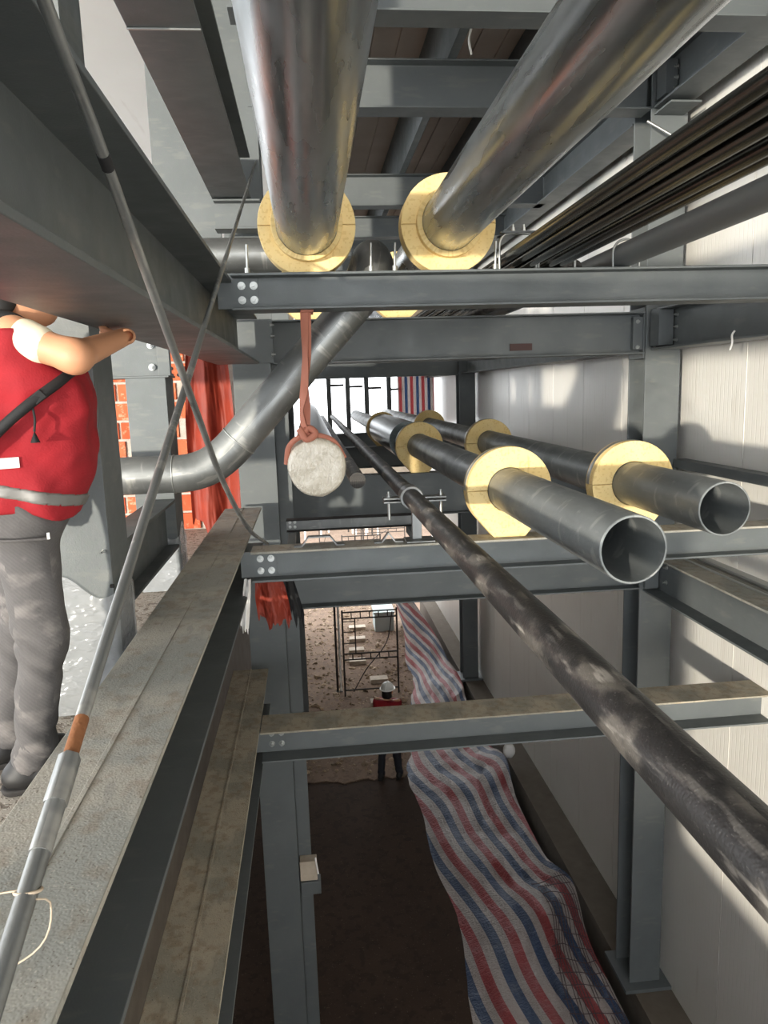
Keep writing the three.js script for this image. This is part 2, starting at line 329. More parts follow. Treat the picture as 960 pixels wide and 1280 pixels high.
// columns of the bay
{
  const L1 = columnY('steel_column', 'grey steel column carrying the edge beams above the dark pit', -0.62, -0.30, GROUND, 3.2, 6.4, 6.75);
  part('stiffener', bx(-0.30, -0.18, GROUND, 0.6, 6.52, 6.54, 0), M.primer, L1);
  part('base_plate', bx(-0.7, -0.2, GROUND, GROUND + 0.03, 6.3, 6.85), M.primer, L1);
  part('top_plate', bx(-0.62, -0.27, 0.25, 0.66, 6.385, 6.4, 0.002), M.primer, L1);
  bolts(L1, [W(-0.29, 0.56, 6.38), W(-0.29, 0.47, 6.38), W(-0.29, 0.32, 6.38)], new THREE.Vector3(1, 0, 0), 0.014);
  const R1 = columnY('steel_column', 'grey steel column against the panel wall beside the capped wall beams', 2.98, 3.30, -6.1, 3.2, 6.4, 6.75);
  part('base_plate', bx(2.9, 3.38, -6.1, -6.06, 6.3, 6.85), M.primer, R1);
  part('end_plate', bx(2.965, 2.98, 0.2, 0.64, 6.42, 6.72, 0.002), M.primer, R1);
  part('gusset', bx(3.0, 3.26, 2.2, 2.215, 6.1, 6.4, 0.002), M.primer, R1);
  bolts(R1, [0.55, 0.43, 0.31].flatMap((y) => [W(3.06, y, 6.4), W(3.06, y, 6.4).setX(3.2)]), new THREE.Vector3(0, 0, 1), 0.014);
  const L2 = columnY('steel_column', 'far steel column on the platform side beyond the first grey column', -0.62, -0.30, GROUND, 3.2, 14.6, 14.95);
  const R2 = columnY('steel_column', 'far steel column on the panel wall above the end of the striped tarpaulin', 2.98, 3.30, -6.1, 3.2, 14.6, 14.95);
  part('base_plate', bx(2.9, 3.38, -6.1, -6.06, 14.5, 15.0), M.primer, R2); part('base_plate', bx(-0.7, -0.2, GROUND, GROUND + 0.03, 14.5, 15.05), M.primer, L2);
}

// cross beams over the bay
const front = new THREE.Vector3(0, 0, 1);
const four = (x, y, d, s = 0.065, t = 0.075) => [W(x, y, d), W(x + s, y, d), W(x, y - t, d), W(x + s, y - t, d)];
{
  const u = beamX('cross_beam', 'grey cross beam carrying two yellow-collared jacketed pipes', -0.38, 3.3, 0.63, 0.44, 4.2, 0.2);
  part('fin_plate', bx(-0.46, -0.24, 0.455, 0.615, 4.185, 4.195, 0.001), M.primer, u); bolts(u, four(-0.33, 0.575, 4.185), front);
  const c2 = beamX('cross_beam', 'grey cross beam under the open pipe ends and the black pipe stand', -0.39, 3.3, -0.94, -1.13, 4.5, 0.2, { top: M.dusty });
  part('fin_plate', bx(-0.46, -0.24, -1.115, -0.955, 4.485, 4.495, 0.001), M.primer, c2); bolts(c2, four(-0.34, -1.0, 4.485), front);
  const c3 = beamX('cross_beam', 'lowest cross beam with brown dust on top over the dark pit', -0.45, 3.38, -2.36, -2.59, 5.1, 0.3, { top: M.dustyBrown });
  part('fin_plate', bx(-0.5, -0.28, -2.57, -2.38, 5.085, 5.095, 0.001), M.primer, c3); bolts(c3, four(-0.38, -2.43, 5.085, 0.07, 0.08), front);
  const cB = beamX('cross_beam', 'deep cross beam between the first columns with a small maroon plate', -0.28, 2.97, 0.6, 0.24, 6.5, 0.22);
  part('end_cleat', bx(2.88, 2.97, 0.28, 0.56, 6.44, 6.49, 0.002), M.primer, cB); bolts(cB, [W(2.92, 0.52, 6.44), W(2.92, 0.30, 6.44)], front, 0.014);
  part('name_plate', bx(1.78, 1.98, 0.30, 0.36, 6.485, 6.494, 0.001), M.maroon, cB);
  beamX('cross_beam', 'grey floor-level cross beam joining the first pair of columns', -0.28, 2.97, -1.55, -1.9, 6.5, 0.25, { top: M.dusty });
  beamX('cross_beam', 'dark deep cross beam behind the plastic-wrapped pipe end', -0.28, 3.3, -0.94, -1.42, 8.3, 0.2);
  beamX('cross_beam', 'distant cross beam under the third row of yellow collars', -0.28, 3.3, -0.94, -1.3, 12.5, 0.2);
  beamX('cross_beam', 'distant cross beam beneath the pipes by the far light', -0.28, 3.3, -0.94, -1.3, 16.6, 0.2);
  beamX('cross_beam', 'overhead cross beam carrying the second pair of pipe collars further in', -0.3, 3.3, 0.63, 0.44, 8.4, 0.2);
  beamX('cross_beam', 'overhead cross beam carrying the third pair of pipe collars', -0.3, 3.3, 0.63, 0.44, 12.5, 0.2);
  beamX('cross_beam', 'deep overhead cross beam between the far pair of columns', -0.28, 2.97, 0.6, 0.24, 14.7, 0.22);
  beamX('cross_beam', 'farthest overhead cross beam over the bright end of the bay', -0.3, 3.3, 0.63, 0.34, 19.5, 0.2);
  beamX('roof_beam', 'roof cross beam above the jacketed pipes nearest their upper run', -0.37, 3.1, 2.62, 2.25, 4.95, 0.22);
  beamX('roof_beam', 'roof cross beam bolted to the first wall column', -0.37, 2.98, 2.62, 2.25, 6.5, 0.22);
  beamX('roof_beam', 'roof cross beam with a hanger rod beyond the first columns', -0.37, 3.1, 2.62, 2.25, 9.7, 0.22);
  beamX('roof_beam', 'thin roof cross beam second beyond the hanger rod beam', -0.37, 3.1, 2.55, 2.25, 11.6, 0.2);
  beamX('roof_beam', 'thin roof cross beam third beyond the hanger rod beam', -0.37, 3.1, 2.55, 2.25, 13.2, 0.2);
  beamX('roof_beam', 'roof cross beam between the far pair of columns', -0.37, 2.98, 2.62, 2.25, 14.7, 0.2);
}
// purlins under the roof sheet
for (const [x, l] of [[0.35, 'roof purlin over the left jacketed pipe'], [1.25, 'roof purlin over the right jacketed pipe with a tied white strip'], [2.15, 'roof purlin over the bundled stainless tubes']]) {
  const g = thing('roof_purlin', 'grey channel ' + l, 'purlin', W(x, 2.62, 8), 'roof purlins');
  part('web', bx(x - 0.003, x + 0.003, 2.62, ROOF - 0.025, -3.5, 20, 0), M.primer, g);
  part('flange', bx(x, x + 0.07, 2.62, 2.626, -3.5, 20, 0), M.primer, g);
  part('flange', bx(x, x + 0.07, ROOF - 0.031, ROOF - 0.025, -3.5, 20, 0), M.primer, g);
  part('tie_strip', sweep([W(x + 0.01, 2.66, 5.6), W(x + 0.03, 2.55, 5.62), W(x + 0.0, 2.42, 5.6), W(x + 0.02, 2.33, 5.62)], 0.008, 6, 16), M.white, g);
}
// beams along the panel wall
{
  const low = beamD('wall_beam', 'wall beam with pale blue-grey web below the right pipe end', 3.15, -2, 6.38, -1.55, -1.92, 0.3, { top: M.dusty });
  part('end_cleat', bx(3.0, 3.13, -1.88, -1.6, 6.33, 6.36, 0.002), M.primer, low); bolts(low, [W(3.14, -1.66, 6.2), W(3.14, -1.8, 6.2)], new THREE.Vector3(-1, 0, 0), 0.016);
  const flash = part('flashing', [bx(3.30, 3.38, -1.549, -1.52, -2, 6.38, 0.003), bx(3.2, 3.215, -1.552, -1.535, -2, 6.38, 0.003)], M.zinc, low);
  const mid = beamD('wall_beam', 'wall beam at camera height bolted behind the grey column', 3.15, -2, 6.38, 0.62, 0.27, 0.26);
  part('end_cleat', bx(3.0, 3.13, 0.3, 0.6, 6.2, 6.36, 0.002), M.primer, mid);
  bolts(mid, [W(3.14, 0.55, 6.15), W(3.14, 0.45, 6.15), W(3.14, 0.34, 6.15)], new THREE.Vector3(-1, 0, 0), 0.014);
  part('tie_strip', sweep([W(3.0, 0.33, 5.05), W(2.98, 0.3, 5.05), W(2.99, 0.25, 5.06), W(2.97, 0.2, 5.05)], 0.007, 6, 12), M.white, mid);
  const up = beamD('wall_beam', 'high wall beam with scuffed pale bottom flange under the roof', 3.12, -2, 6.38, 2.62, 2.25, 0.26);
  part('end_cleat', bx(3.0, 3.1, 2.3, 2.56, 6.2, 6.36, 0.002), M.primer, up); bolts(up, [W(3.1, 2.5, 6.2), W(3.1, 2.42, 6.2), W(3.1, 2.34, 6.2)], new THREE.Vector3(-1, 0, 0), 0.016);
  beamD('wall_beam', 'high wall beam continuing beyond the first column', 3.12, 6.8, 20, 2.62, 2.25, 0.26);
  beamD('wall_beam', 'camera-height wall beam continuing beyond the first column', 3.15, 6.8, 20, 0.62, 0.27, 0.26);
  solo('window_trim', bx(3.36, 3.385, 2.0, 2.07, -2, 20, 0.003), M.dark, 'dark trim strip along the panel wall below the high beam', 'trim');
  solo('diagonal_brace', rod(W(3.35, 1.72, 6.0), W(2.9, 2.12, 6.3), 0.012, 10), M.zinc, 'pale thin brace bar rising from the wall to the high beam joint', 'brace');
  const seal = solo('wall_rail', bx(3.26, 3.378, -0.78, -0.70, 2, 6.38, 0.004), M.primer, 'grey horizontal rail on the panel wall behind the right pipe end', 'rail');
}
// cladding sheet and beam stub left of the first column
solo('cladding_sheet', bx(-1.16, -0.645, 0.62, 3.2, 6.46, 6.5, 0.004), M.primer, 'pale grey upright cladding sheet beside the dark eaves beam', 'panel');
beamX('stub_beam', 'short dark stub beam under the end of the eaves beam', -0.66, -0.3, 1.49, 1.27, 6.2, 0.18);

// ------------------------------------------------------------------ pipes
// foam collar: ring with a flat foot, in two halves with a metal band round it
function collar(label, X, Y, D, R, hole, footY, footHalf, o = {}) {
  const g = thing('pipe_collar', label, 'pipe support', W(X, footY, D + 0.06), 'yellow foam pipe collars');
  hole += 0.002; const th = 0.12, dy = footY - Y, a0 = Math.atan2(dy, footHalf), rc = Math.hypot(dy, footHalf);
  // angles at which the round leaves for the straight sides of the foot
  const leave = rc > R + 0.002 ? Math.acos(clamp(R / rc, -1, 1)) : 0, aR = a0 + leave, aL = Math.PI - aR;
  const half = (upper) => {
    const s = new THREE.Shape(), n = 28;
    if (upper) {
      for (let i = 0; i <= n; i++) { const a = Math.PI * i / n, x = Math.cos(a) * R, y = Math.sin(a) * R; i ? s.lineTo(x, y + 0.0015) : s.moveTo(x, y + 0.0015); }
      for (let i = n; i >= 0; i--) { const a = Math.PI * i / n; s.lineTo(Math.cos(a) * hole, Math.sin(a) * hole + 0.0015); }
    } else {
      s.moveTo(-R, -0.0015);
      const from = Math.PI, to = Math.PI * 2 + aL - Math.PI * 2 < Math.PI ? aL + Math.PI * 2 : aL;
      for (let i = 1; i <= n / 2; i++) { const a = lerp(from, aL < 0 ? aL + 2 * Math.PI : to, i / (n / 2)); s.lineTo(Math.cos(a) * R, Math.sin(a) * R - 0.0015); }
      s.lineTo(-footHalf, dy); s.lineTo(footHalf, dy);
      for (let i = 0; i <= n / 2; i++) { const a = lerp(aR, 0, i / (n / 2)); s.lineTo(Math.cos(a) * R, Math.sin(a) * R - 0.0015); }
      for (let i = 0; i <= n; i++) { const a = -Math.PI * i / n; s.lineTo(Math.cos(a) * hole, Math.sin(a) * hole - 0.0015); }
    }
    const e = new THREE.ExtrudeGeometry(s, { depth: th - 0.006, bevelEnabled: true, bevelThickness: 0.003, bevelSize: 0.003, bevelOffset: -0.003, bevelSegments: 1, curveSegments: 4 });
    return triUV(e.translate(X, Y + EYE, -D - th + 0.003));
  };
  part('upper_half', half(true), M.foam, g); part('lower_half', half(false), M.foam, g);
  if (o.sleeve) part('sleeve', hollow(W(X, Y, D - 0.05), W(X, Y, D + 0.01), o.sleeve, o.sleeve - hole, 40), M.foam, g);
  if (o.band !== false) {
    const b = new THREE.TorusGeometry(R + 0.001, 0.004, 6, 48, Math.PI); b.scale(1, 1, 6).translate(X, Y + EYE, -D - th / 2 - 0.02);
    part('metal_band', b, M.zinc, g);
  }
  return g;
}
function pipeZ(name, label, X, Y, D0, D1, r, mat, o = {}) {
  const g = thing(name, label, 'pipe', W(X, Y - r, (D0 + D1) / 2), o.group);
  const a = W(X, Y, D0), b = W(X + (o.dx ?? 0), Y + (o.dy ?? 0), D1);
  if (o.open) { part('pipe_wall', hollow(a, b, r, 0.009), mat, g); part('bore', bore(a, b, r - 0.0088), mat, g); }
  else part('pipe_body', rod(a, b, r, 48), mat, g);
  for (const d of o.seams ?? []) { const s = new THREE.TorusGeometry(r, 0.0025, 6, 48).translate(X, Y + EYE, -d); part('seam', s, mat, g); }
  return g;
}
// upper pair in bright jackets
pipeZ('jacketed_pipe', 'shiny jacketed pipe passing through the left overhead yellow collar', 0.035, 0.875, 0.35, 19.5, 0.163, M.steel);
pipeZ('jacketed_pipe', 'shiny jacketed pipe passing through the right overhead yellow collar', 0.80, 0.875, 0.35, 19.5, 0.150, M.steel);
collar('yellow foam collar on the left jacketed pipe over the bolted cross beam', 0.035, 0.875, 4.14, 0.26, 0.163, 0.632, 0.10, { sleeve: 0.19, band: false });
collar('yellow foam collar on the right jacketed pipe over the bolted cross beam', 0.80, 0.875, 4.14, 0.26, 0.150, 0.632, 0.10, { sleeve: 0.18, band: false });
collar('yellow foam collar of the left jacketed pipe, second along it', 0.035, 0.875, 6.46, 0.27, 0.163, 0.602, 0.10, { band: false });
collar('yellow foam collar of the right jacketed pipe, second along it', 0.80, 0.875, 6.46, 0.27, 0.150, 0.602, 0.10, { band: false });
// lower pair with open ends
const lowPipe = pipeZ('steel_pipe', 'large steel pipe with open end above the lower wall beam joint', 1.22, -0.64, 2.68, 19.5, 0.137, M.millPipe, { open: true });
part('insulation_jacket', rod(W(1.22, -0.64, 9.2), W(1.22, -0.64, 12.3), 0.24, 40), M.jacketDark, lowPipe);
pipeZ('steel_pipe', 'large steel pipe with open end close to the panel wall', 2.02, -0.635, 3.42, 19.5, 0.137, M.millPipe, { open: true });
const lows = [[4.46, 'first collar behind the open end'], [8.24, 'second collar from the open end'], [12.44, 'third collar from the open end']];
for (const [d, l] of lows) {
  collar('yellow foam collar on the left open-ended pipe, ' + l, 1.22, -0.64, d, 0.268, 0.137, -0.938, 0.10);
  collar('yellow foam collar on the wall-side open-ended pipe, ' + l, 2.02, -0.635, d, 0.268, 0.137, -0.938, 0.10);
}
// long black pipe on its stand
{
  const g = thing('black_pipe', 'long black pipe smeared with pale dust slanting across the beams', 'pipe', W(0.6, -0.74, 8));
  part('pipe_body', rod(W(0.602, -0.66, 0.45), W(0.602, -0.66, 19.5), 0.057, 40), M.black, g);
  const s = thing('pipe_stand', 'grey clamp stand holding the black pipe on the cross beam', 'pipe stand', W(0.62, -0.938, 4.5));
  part('base_plate', bx(0.56, 0.74, -0.938, -0.928, 4.42, 4.58, 0.003), M.galv, s);
  part('post', bx(0.605, 0.665, -0.928, -0.732, 4.48, 4.52, 0.004), M.galv, s);
  part('clamp_wing', bx(0.43, 0.82, -0.692, -0.680, 4.46, 4.54, 0.003), M.galv, s);
  part('clamp_wing', bx(0.43, 0.82, -0.670, -0.658, 4.46, 4.54, 0.003), M.galv, s);
  part('clamp_ring', hollow(W(0.602, -0.66, 4.44), W(0.602, -0.66, 4.56), 0.072, 0.0145, 32), M.galv, s);
  bolts(s, [W(0.465, -0.658, 4.5), W(0.79, -0.658, 4.5)], new THREE.Vector3(0, 1, 0), 0.014);
  for (const x of [0.465, 0.79]) part('bolt', rod(W(x, -0.80, 4.5), W(x, -0.69, 4.5), 0.009, 8), M.zinc, s);
  pipeZ('black_pipe', 'short black pipe end beside the plastic-wrapped pipe', 0.335, -0.66, 5.45, 19.5, 0.06, M.black);
  solo('steel_offcut', bx(0.25, 0.43, -0.938, -0.72, 8.2, 8.4, 0.004), M.galv, 'small steel stool under the short black pipe end', 'pipe stand');
}
function saddle(label, x0, x1, y, d) {                       // bent strap bracket standing on a flange
  const h = 0.055, s = new THREE.Shape(), t = 0.008, n = 0.05;
  s.moveTo(x0, y); s.lineTo(x0 + n, y); s.lineTo(x0 + n + 0.04, y + h); s.lineTo(x1 - n - 0.04, y + h); s.lineTo(x1 - n, y); s.lineTo(x1, y);
  s.lineTo(x1, y + t); s.lineTo(x1 - n + 0.004, y + t); s.lineTo(x1 - n - 0.037, y + h + t); s.lineTo(x0 + n + 0.037, y + h + t); s.lineTo(x0 + n - 0.004, y + t); s.lineTo(x0, y + t);
  const g = new THREE.ExtrudeGeometry(s, { depth: 0.05, bevelEnabled: false }).translate(0, EYE, -d - 0.025);
  return solo('pipe_saddle', triUV(g), M.galv, label, 'bracket', 'bent pipe saddles');
}
saddle('bent pale strap saddle alone on the cross beam near its bolts', -0.13, 0.18, -0.94, 4.5);
saddle('bent strap saddle lying against the black pipe stand', 0.365, 0.545, -0.94, 4.5);
{
  const g = thing('channel_rail', 'short shiny channel rail with four bolts behind the bent saddle', 'rail', W(0.3, -1.1, 5.3));
  part('web', bx(-0.2, 0.78, -0.985, -0.905, 5.3, 5.308, 0.001), M.galv, g);
  part('flange', bx(-0.2, 0.78, -0.91, -0.902, 5.26, 5.34, 0.001), M.dark, g); part('flange', bx(-0.2, 0.78, -0.99, -0.982, 5.26, 5.34, 0.001), M.dark, g);
  for (const x of [-0.16, 0.7]) part('arm', bx(x - 0.025, x + 0.025, -1.05, -0.992, 4.52, 5.36, 0.003), M.primer, g);
  bolts(g, four(-0.175, -0.925, 5.3, 0.035, 0.035), front, 0.009);
}
// plastic-wrapped pipe slung from the beam
{
  const g = thing('wrapped_pipe', 'pipe end wrapped in crinkled cloudy plastic hung from a pink strap', 'pipe', W(0.03, -0.6, 8));
  const n = 40, X = 0.03, Y = -0.42, pos = [], idx = [], uv = [], rows = [[0.0, 4.16], [0.06, 4.155], [0.12, 4.16], [0.152, 4.165], [0.166, 4.18], [0.168, 4.22], [0.166, 4.4], [0.165, 4.7]];
  rows.forEach(([r, d], k) => { for (let i = 0; i < n; i++) { const a = i / n * 2 * Math.PI, w = k < 2 ? 0 : (fbm(i / n, 0.3 + k * 0.09, 9, 9, 191, 3) - 0.5) * 0.022, w2 = (vnoise(i / n, k * 0.13, 8, 8, 192) - 0.5) * (k && k < 4 ? 0.02 : 0); const p = W(X + Math.cos(a) * (r + w), Y + Math.sin(a) * (r + w), d + w2); pos.push(p.x, p.y, p.z); uv.push(Math.cos(a) * r, Math.sin(a) * r + (k > 4 ? d - 4.2 : 0)); } });
  for (let k = 0; k < rows.length - 1; k++) for (let i = 0; i < n; i++) { const a = k * n + i, b = k * n + (i + 1) % n, c = a + n, e = b + n; idx.push(a, b, c, b, e, c); }
  const s = new THREE.BufferGeometry(); s.setAttribute('position', new THREE.Float32BufferAttribute(pos, 3)); s.setAttribute('uv', new THREE.Float32BufferAttribute(uv, 2)); s.setIndex(idx); s.computeVertexNormals();
  part('plastic_wrap', s, M.wrap, g);
  part('pipe_body', rod(W(X, Y, 4.65), W(X, Y, 19.5), 0.155, 40), M.jacketDark, g);
  // lifting strap: flat webbing round the beam, a choke round the pipe
  const st = thing('lifting_strap', 'faded pink lifting strap looped round the overhead cross beam', 'strap', W(-0.02, -0.3, 4.2));
  const web = (pts, w, t) => {                               // ribbon of webbing through points, turned as it hangs
    const c = new THREE.CatmullRomCurve3(pts.map((p) => p[0])), N = 30, P = [], I = [], U = [];
    for (let i = 0; i <= N; i++) {
      const q = c.getPoint(i / N), f = i / N * (pts.length - 1), k = Math.min(pts.length - 2, Math.floor(f)), tw = lerp(pts[k][1], pts[k + 1][1], f - k), e = c.getTangent(i / N);
      const side = new THREE.Vector3(Math.cos(tw), 0, Math.sin(tw)); side.addScaledVector(e, -side.dot(e)).normalize();
      const nn = e.clone().cross(side).normalize();
      for (const [sx, sn] of [[-1, -1], [1, -1], [1, 1], [-1, 1]]) { const v = q.clone().addScaledVector(side, sx * w / 2).addScaledVector(nn, sn * t / 2); P.push(v.x, v.y, v.z); U.push(sx * w / 2, i * 0.03); }
    }
    for (let i = 0; i < N; i++) for (let k = 0; k < 4; k++) { const a = i * 4 + k, b = i * 4 + (k + 1) % 4; I.push(a, b, a + 4, b, b + 4, a + 4); }
    const g2 = new THREE.BufferGeometry(); g2.setAttribute('position', new THREE.Float32BufferAttribute(P, 3)); g2.setAttribute('uv', new THREE.Float32BufferAttribute(U, 2)); g2.setIndex(I); g2.computeVertexNormals(); return g2;
  };
  part('webbing', web([[W(0.0, 0.435, 4.17), 0.1], [W(-0.005, 0.2, 4.17), 0.9], [W(-0.02, 0.02, 4.17), 0.2], [W(-0.04, -0.1, 4.18), 1.2], [W(-0.025, -0.24, 4.19), 0.4]], 0.044, 0.006), M.strap, st);
  part('webbing', web([[W(0.018, 0.435, 4.19), 0.0], [W(0.008, 0.2, 4.19), 0.4], [W(-0.005, 0.05, 4.19), 1.3], [W(-0.01, -0.1, 4.2), 0.3], [W(-0.02, -0.24, 4.2), 0.0]], 0.038, 0.006), M.strap, st);
  part('beam_loop', [bx(-0.02, 0.05, 0.428, 0.439, 4.14, 4.31, 0.002), bx(-0.02, 0.05, 0.43, 0.642, 4.302, 4.31, 0.002)], M.strap, st);
  part('choke', [sweep([W(-0.14, -0.40, 4.22), W(-0.12, -0.3, 4.2), W(-0.05, -0.245, 4.19), W(0.03, -0.24, 4.2), W(0.13, -0.28, 4.22), W(0.19, -0.38, 4.24)], 0.016, 8, 30), sweep([W(-0.06, -0.2, 4.17), W(-0.02, -0.26, 4.16), W(0.03, -0.23, 4.17), W(-0.01, -0.2, 4.19), W(-0.05, -0.25, 4.18)], 0.02, 8, 24)], M.strap, st);
}
// galvanised elbow pipe that climbs behind the cross beam
{
  const g = thing('elbow_pipe', 'galvanised pipe with a welded elbow rising diagonally behind the brace rods', 'pipe', W(-0.6, -0.56, 4.42)), r = 0.11, D = 4.42;
  const A = W(-2.3, -0.45, D), B = W(-0.80, -0.45, D), C = W(-0.42, -0.27, D), E = W(0.37, 0.58, D);
  part('straight_run', rod(A, B, r, 40), M.galv, g);
  const k = new THREE.CubicBezierCurve3(B, W(-0.63, -0.45, D), W(-0.54, -0.397, D), C);
  part('elbow', metreUV(new THREE.TubeGeometry(k, 24, r * 1.005, 40, false), 0.5, 0.7), M.galv, g);
  const dir = E.clone().sub(C).normalize();
  part('riser', rod(C, E, r, 40), M.galv, g);
  const k2 = new THREE.CubicBezierCurve3(E, E.clone().addScaledVector(dir, 0.12), W(0.418, 0.79, D + 0.05), W(0.418, 0.80, D + 0.4));
  part('elbow', metreUV(new THREE.TubeGeometry(k2, 20, r * 1.005, 40, false), 0.5, 0.7), M.galv, g);
  const ring = (p, d) => { const t = new THREE.TorusGeometry(r + 0.001, 0.004, 6, 40); t.applyQuaternion(new THREE.Quaternion().setFromUnitVectors(new THREE.Vector3(0, 0, 1), d)); return t.translate(p.x, p.y, p.z); };
  part('weld', ring(B, new THREE.Vector3(1, 0, 0)), M.zinc, g); part('weld', ring(C, dir), M.zinc, g); part('weld', ring(E, dir), M.zinc, g);
  part('far_run', rod(W(0.418, 0.80, D + 0.4), W(0.418, 0.80, 19.5), r, 32), M.galv, g);
  part('seam', rod(C.clone().add(new THREE.Vector3(0.02, 0.03, r * 0.97)), E.clone().add(new THREE.Vector3(0.02, 0.03, r * 0.97)), 0.003, 6), M.zinc, g);
  const h = thing('branch_pipe', 'dull horizontal branch pipe meeting the left jacketed pipe behind its collar', 'pipe', W(-0.7, 0.76, 5.0));
  part('pipe_body', rod(W(-2.2, 0.875, 5.0), W(-0.131, 0.875, 5.0), 0.108, 36), M.galv, h);
}
// bundles of thin stainless tubes and the grey pipe on the upper beam
{
  const spots = [[1.125, 0.70], [1.18, 0.735], [1.185, 0.68], [1.235, 0.715], [1.245, 0.66], [1.335, 0.712], [1.355, 0.658], [1.40, 0.715], [1.415, 0.66], [1.465, 0.69]];
  spots.forEach(([x, y], i) => pipeZ('stainless_tube', i < 5 ? 'thin brown-tinted stainless tube in the clamped bundle nearer the jacketed pipe' : 'thin brown-tinted stainless tube in the clamped bundle nearer the grey pipe', x, y, 0.6, 19.5, 0.026, M.tube, { group: i < 5 ? 'stainless tubes nearer the jacketed pipe' : 'stainless tubes nearer the grey pipe' }));
  for (const [x, l] of [[1.185, 'beside the right yellow collar'], [1.405, 'between the collar and the grey pipe']]) {
    const g = thing('tube_clamp', 'grey clamp post holding stainless tubes, ' + l, 'clamp', W(x, 0.63, 4.16));
    part('post', rod(W(x + 0.1, 0.63, 4.14), W(x + 0.1, 0.72, 4.14), 0.0085, 12), M.zinc, g);
    const u = new THREE.CatmullRomCurve3([W(x - 0.105, 0.632, 4.14), W(x - 0.105, 0.77, 4.14), W(x - 0.07, 0.815, 4.14), W(x + 0.065, 0.815, 4.14), W(x + 0.1, 0.77, 4.14), W(x + 0.1, 0.632, 4.14)], false, 'catmullrom', 0.3);
    part('u_bolt', new THREE.TubeGeometry(u, 30, 0.007, 8, false), M.zinc, g);
    part('clamp_bar', bx(x - 0.1, x + 0.09, 0.818, 0.83, 4.12, 4.16, 0.002), M.primer, g);
    bolts(g, [W(x - 0.03, 0.83, 4.14), W(x + 0.03, 0.83, 4.14)], new THREE.Vector3(0, 1, 0), 0.011);
  }
  pipeZ('grey_pipe', 'plain grey painted pipe running beneath the stainless tubes along the wall', 1.80, 0.70, 0.6, 19.5, 0.067, M.greyPipe);
  const g = thing('u_bolt', 'plain U-bolt over the grey painted pipe on the cross beam', 'clamp', W(1.8, 0.63, 4.16));
  part('u_bolt_rod', new THREE.TubeGeometry(new THREE.CatmullRomCurve3([W(1.725, 0.63, 4.14), W(1.725, 0.72, 4.14), W(1.75, 0.765, 4.14), W(1.8, 0.782, 4.14), W(1.85, 0.765, 4.14), W(1.875, 0.72, 4.14), W(1.875, 0.63, 4.14)], false, 'catmullrom', 0.4), 40, 0.007, 8, false), M.zinc, g);
  const dark = pipeZ('dark_pipe', 'dark pipe lying behind the U-bolt beside the stainless tubes', 1.6, 0.675, 4.4, 19.5, 0.045, M.black);
}
// bolt stubs on the upper cross beam
[[-0.29, 'left of the left yellow collar'], [0.37, 'right of the left yellow collar'], [0.5, 'left of the right yellow collar'], [1.055, 'right of the right yellow collar']].forEach(([x, l]) => {
  const g = thing('hanger_rod', 'short pale threaded rod on the cross beam ' + l, 'rod', W(x, 0.63, 4.14));
  part('stud', rod(W(x, 0.632, 4.14), W(x + 0.004, 0.78, 4.14), 0.007, 8), M.zinc, g);
  part('nut', rod(W(x, 0.632, 4.14), W(x, 0.66, 4.14), 0.015, 6), M.zinc, g);
});
solo('hanger_rod', rod(W(2.1, 2.62, 9.55), W(2.1, 1.9, 9.55), 0.01, 8), M.zinc, 'thin pale hanger rod on the roof beam beyond the columns', 'rod');

// brace rods crossing in front of the edge beams
{
  const a = thing('brace_rod', 'thin steel brace rod running down to the bolted cross beam end', 'brace rod', W(-0.3, -0.93, 3));
  part('rod', sweep([W(-0.29, 0.62, 0.72), W(-0.30, 0.466, 1.075), W(-0.30, 0.362, 1.29), W(-0.30, -0.011, 1.98), W(-0.3, -0.30, 2.55), W(-0.29, -0.60, 3.3), W(-0.3, -0.935, 4.62)], 0.0095, 12, 80), M.galv, a);
  part('dark_tape', rod(W(-0.30, 0.375, 1.263), W(-0.3, 0.362, 1.29), 0.0102, 12), M.blackCloth, a);
  const b = thing('brace_rod', 'brace rod with hexagonal coupler and rusty end rising to the eaves beam', 'brace rod', W(-0.3, -0.65, 3));
  const P0 = W(-0.327, -0.645, 0.47), P1 = W(-0.33, 1.835, 6.38), at = (t) => P0.clone().lerp(P1, t), tD = (d) => (d - 0.47) / (6.38 - 0.47);
  part('rod', rod(at(0), at(tD(0.86)), 0.0115, 14), M.galv, b);
  part('coupler', rod(at(tD(0.86)), at(tD(0.925)), 0.0145, 6), M.galv, b);
  part('sleeve', rod(at(tD(0.80)), at(tD(0.86)), 0.0128, 14), M.galv, b);
  part('rusty_thread', rod(at(tD(0.925)), at(tD(0.985)), 0.0098, 12), M.rust, b);
  part('rod', rod(at(tD(0.985)), P1, 0.0095, 12), M.galv, b);
  const c = thing('tie_wire', 'thin pale wire tied round the brace rod below its coupler', 'wire', at(tD(0.77)));
  const q = at(tD(0.76));
  part('wire', sweep([q.clone().add(new THREE.Vector3(-0.22, -0.06, 0.06)), q.clone().add(new THREE.Vector3(-0.1, -0.005, 0.02)), q.clone().add(new THREE.Vector3(-0.012, 0.004, 0.004)), q.clone().add(new THREE.Vector3(0.006, 0.0, 0.014)), q.clone().add(new THREE.Vector3(0.02, -0.02, -0.004)), q.clone().add(new THREE.Vector3(0.01, -0.06, 0.01)), q.clone().add(new THREE.Vector3(-0.05, -0.085, 0.03)), q.clone().add(new THREE.Vector3(-0.2, -0.13, 0.09))], 0.0011, 6, 60), M.wire, c);
  part('ring', new THREE.TorusGeometry(0.0135, 0.002, 6, 24).rotateX(1.2).translate(q.x, q.y, q.z), M.wire, c);
}

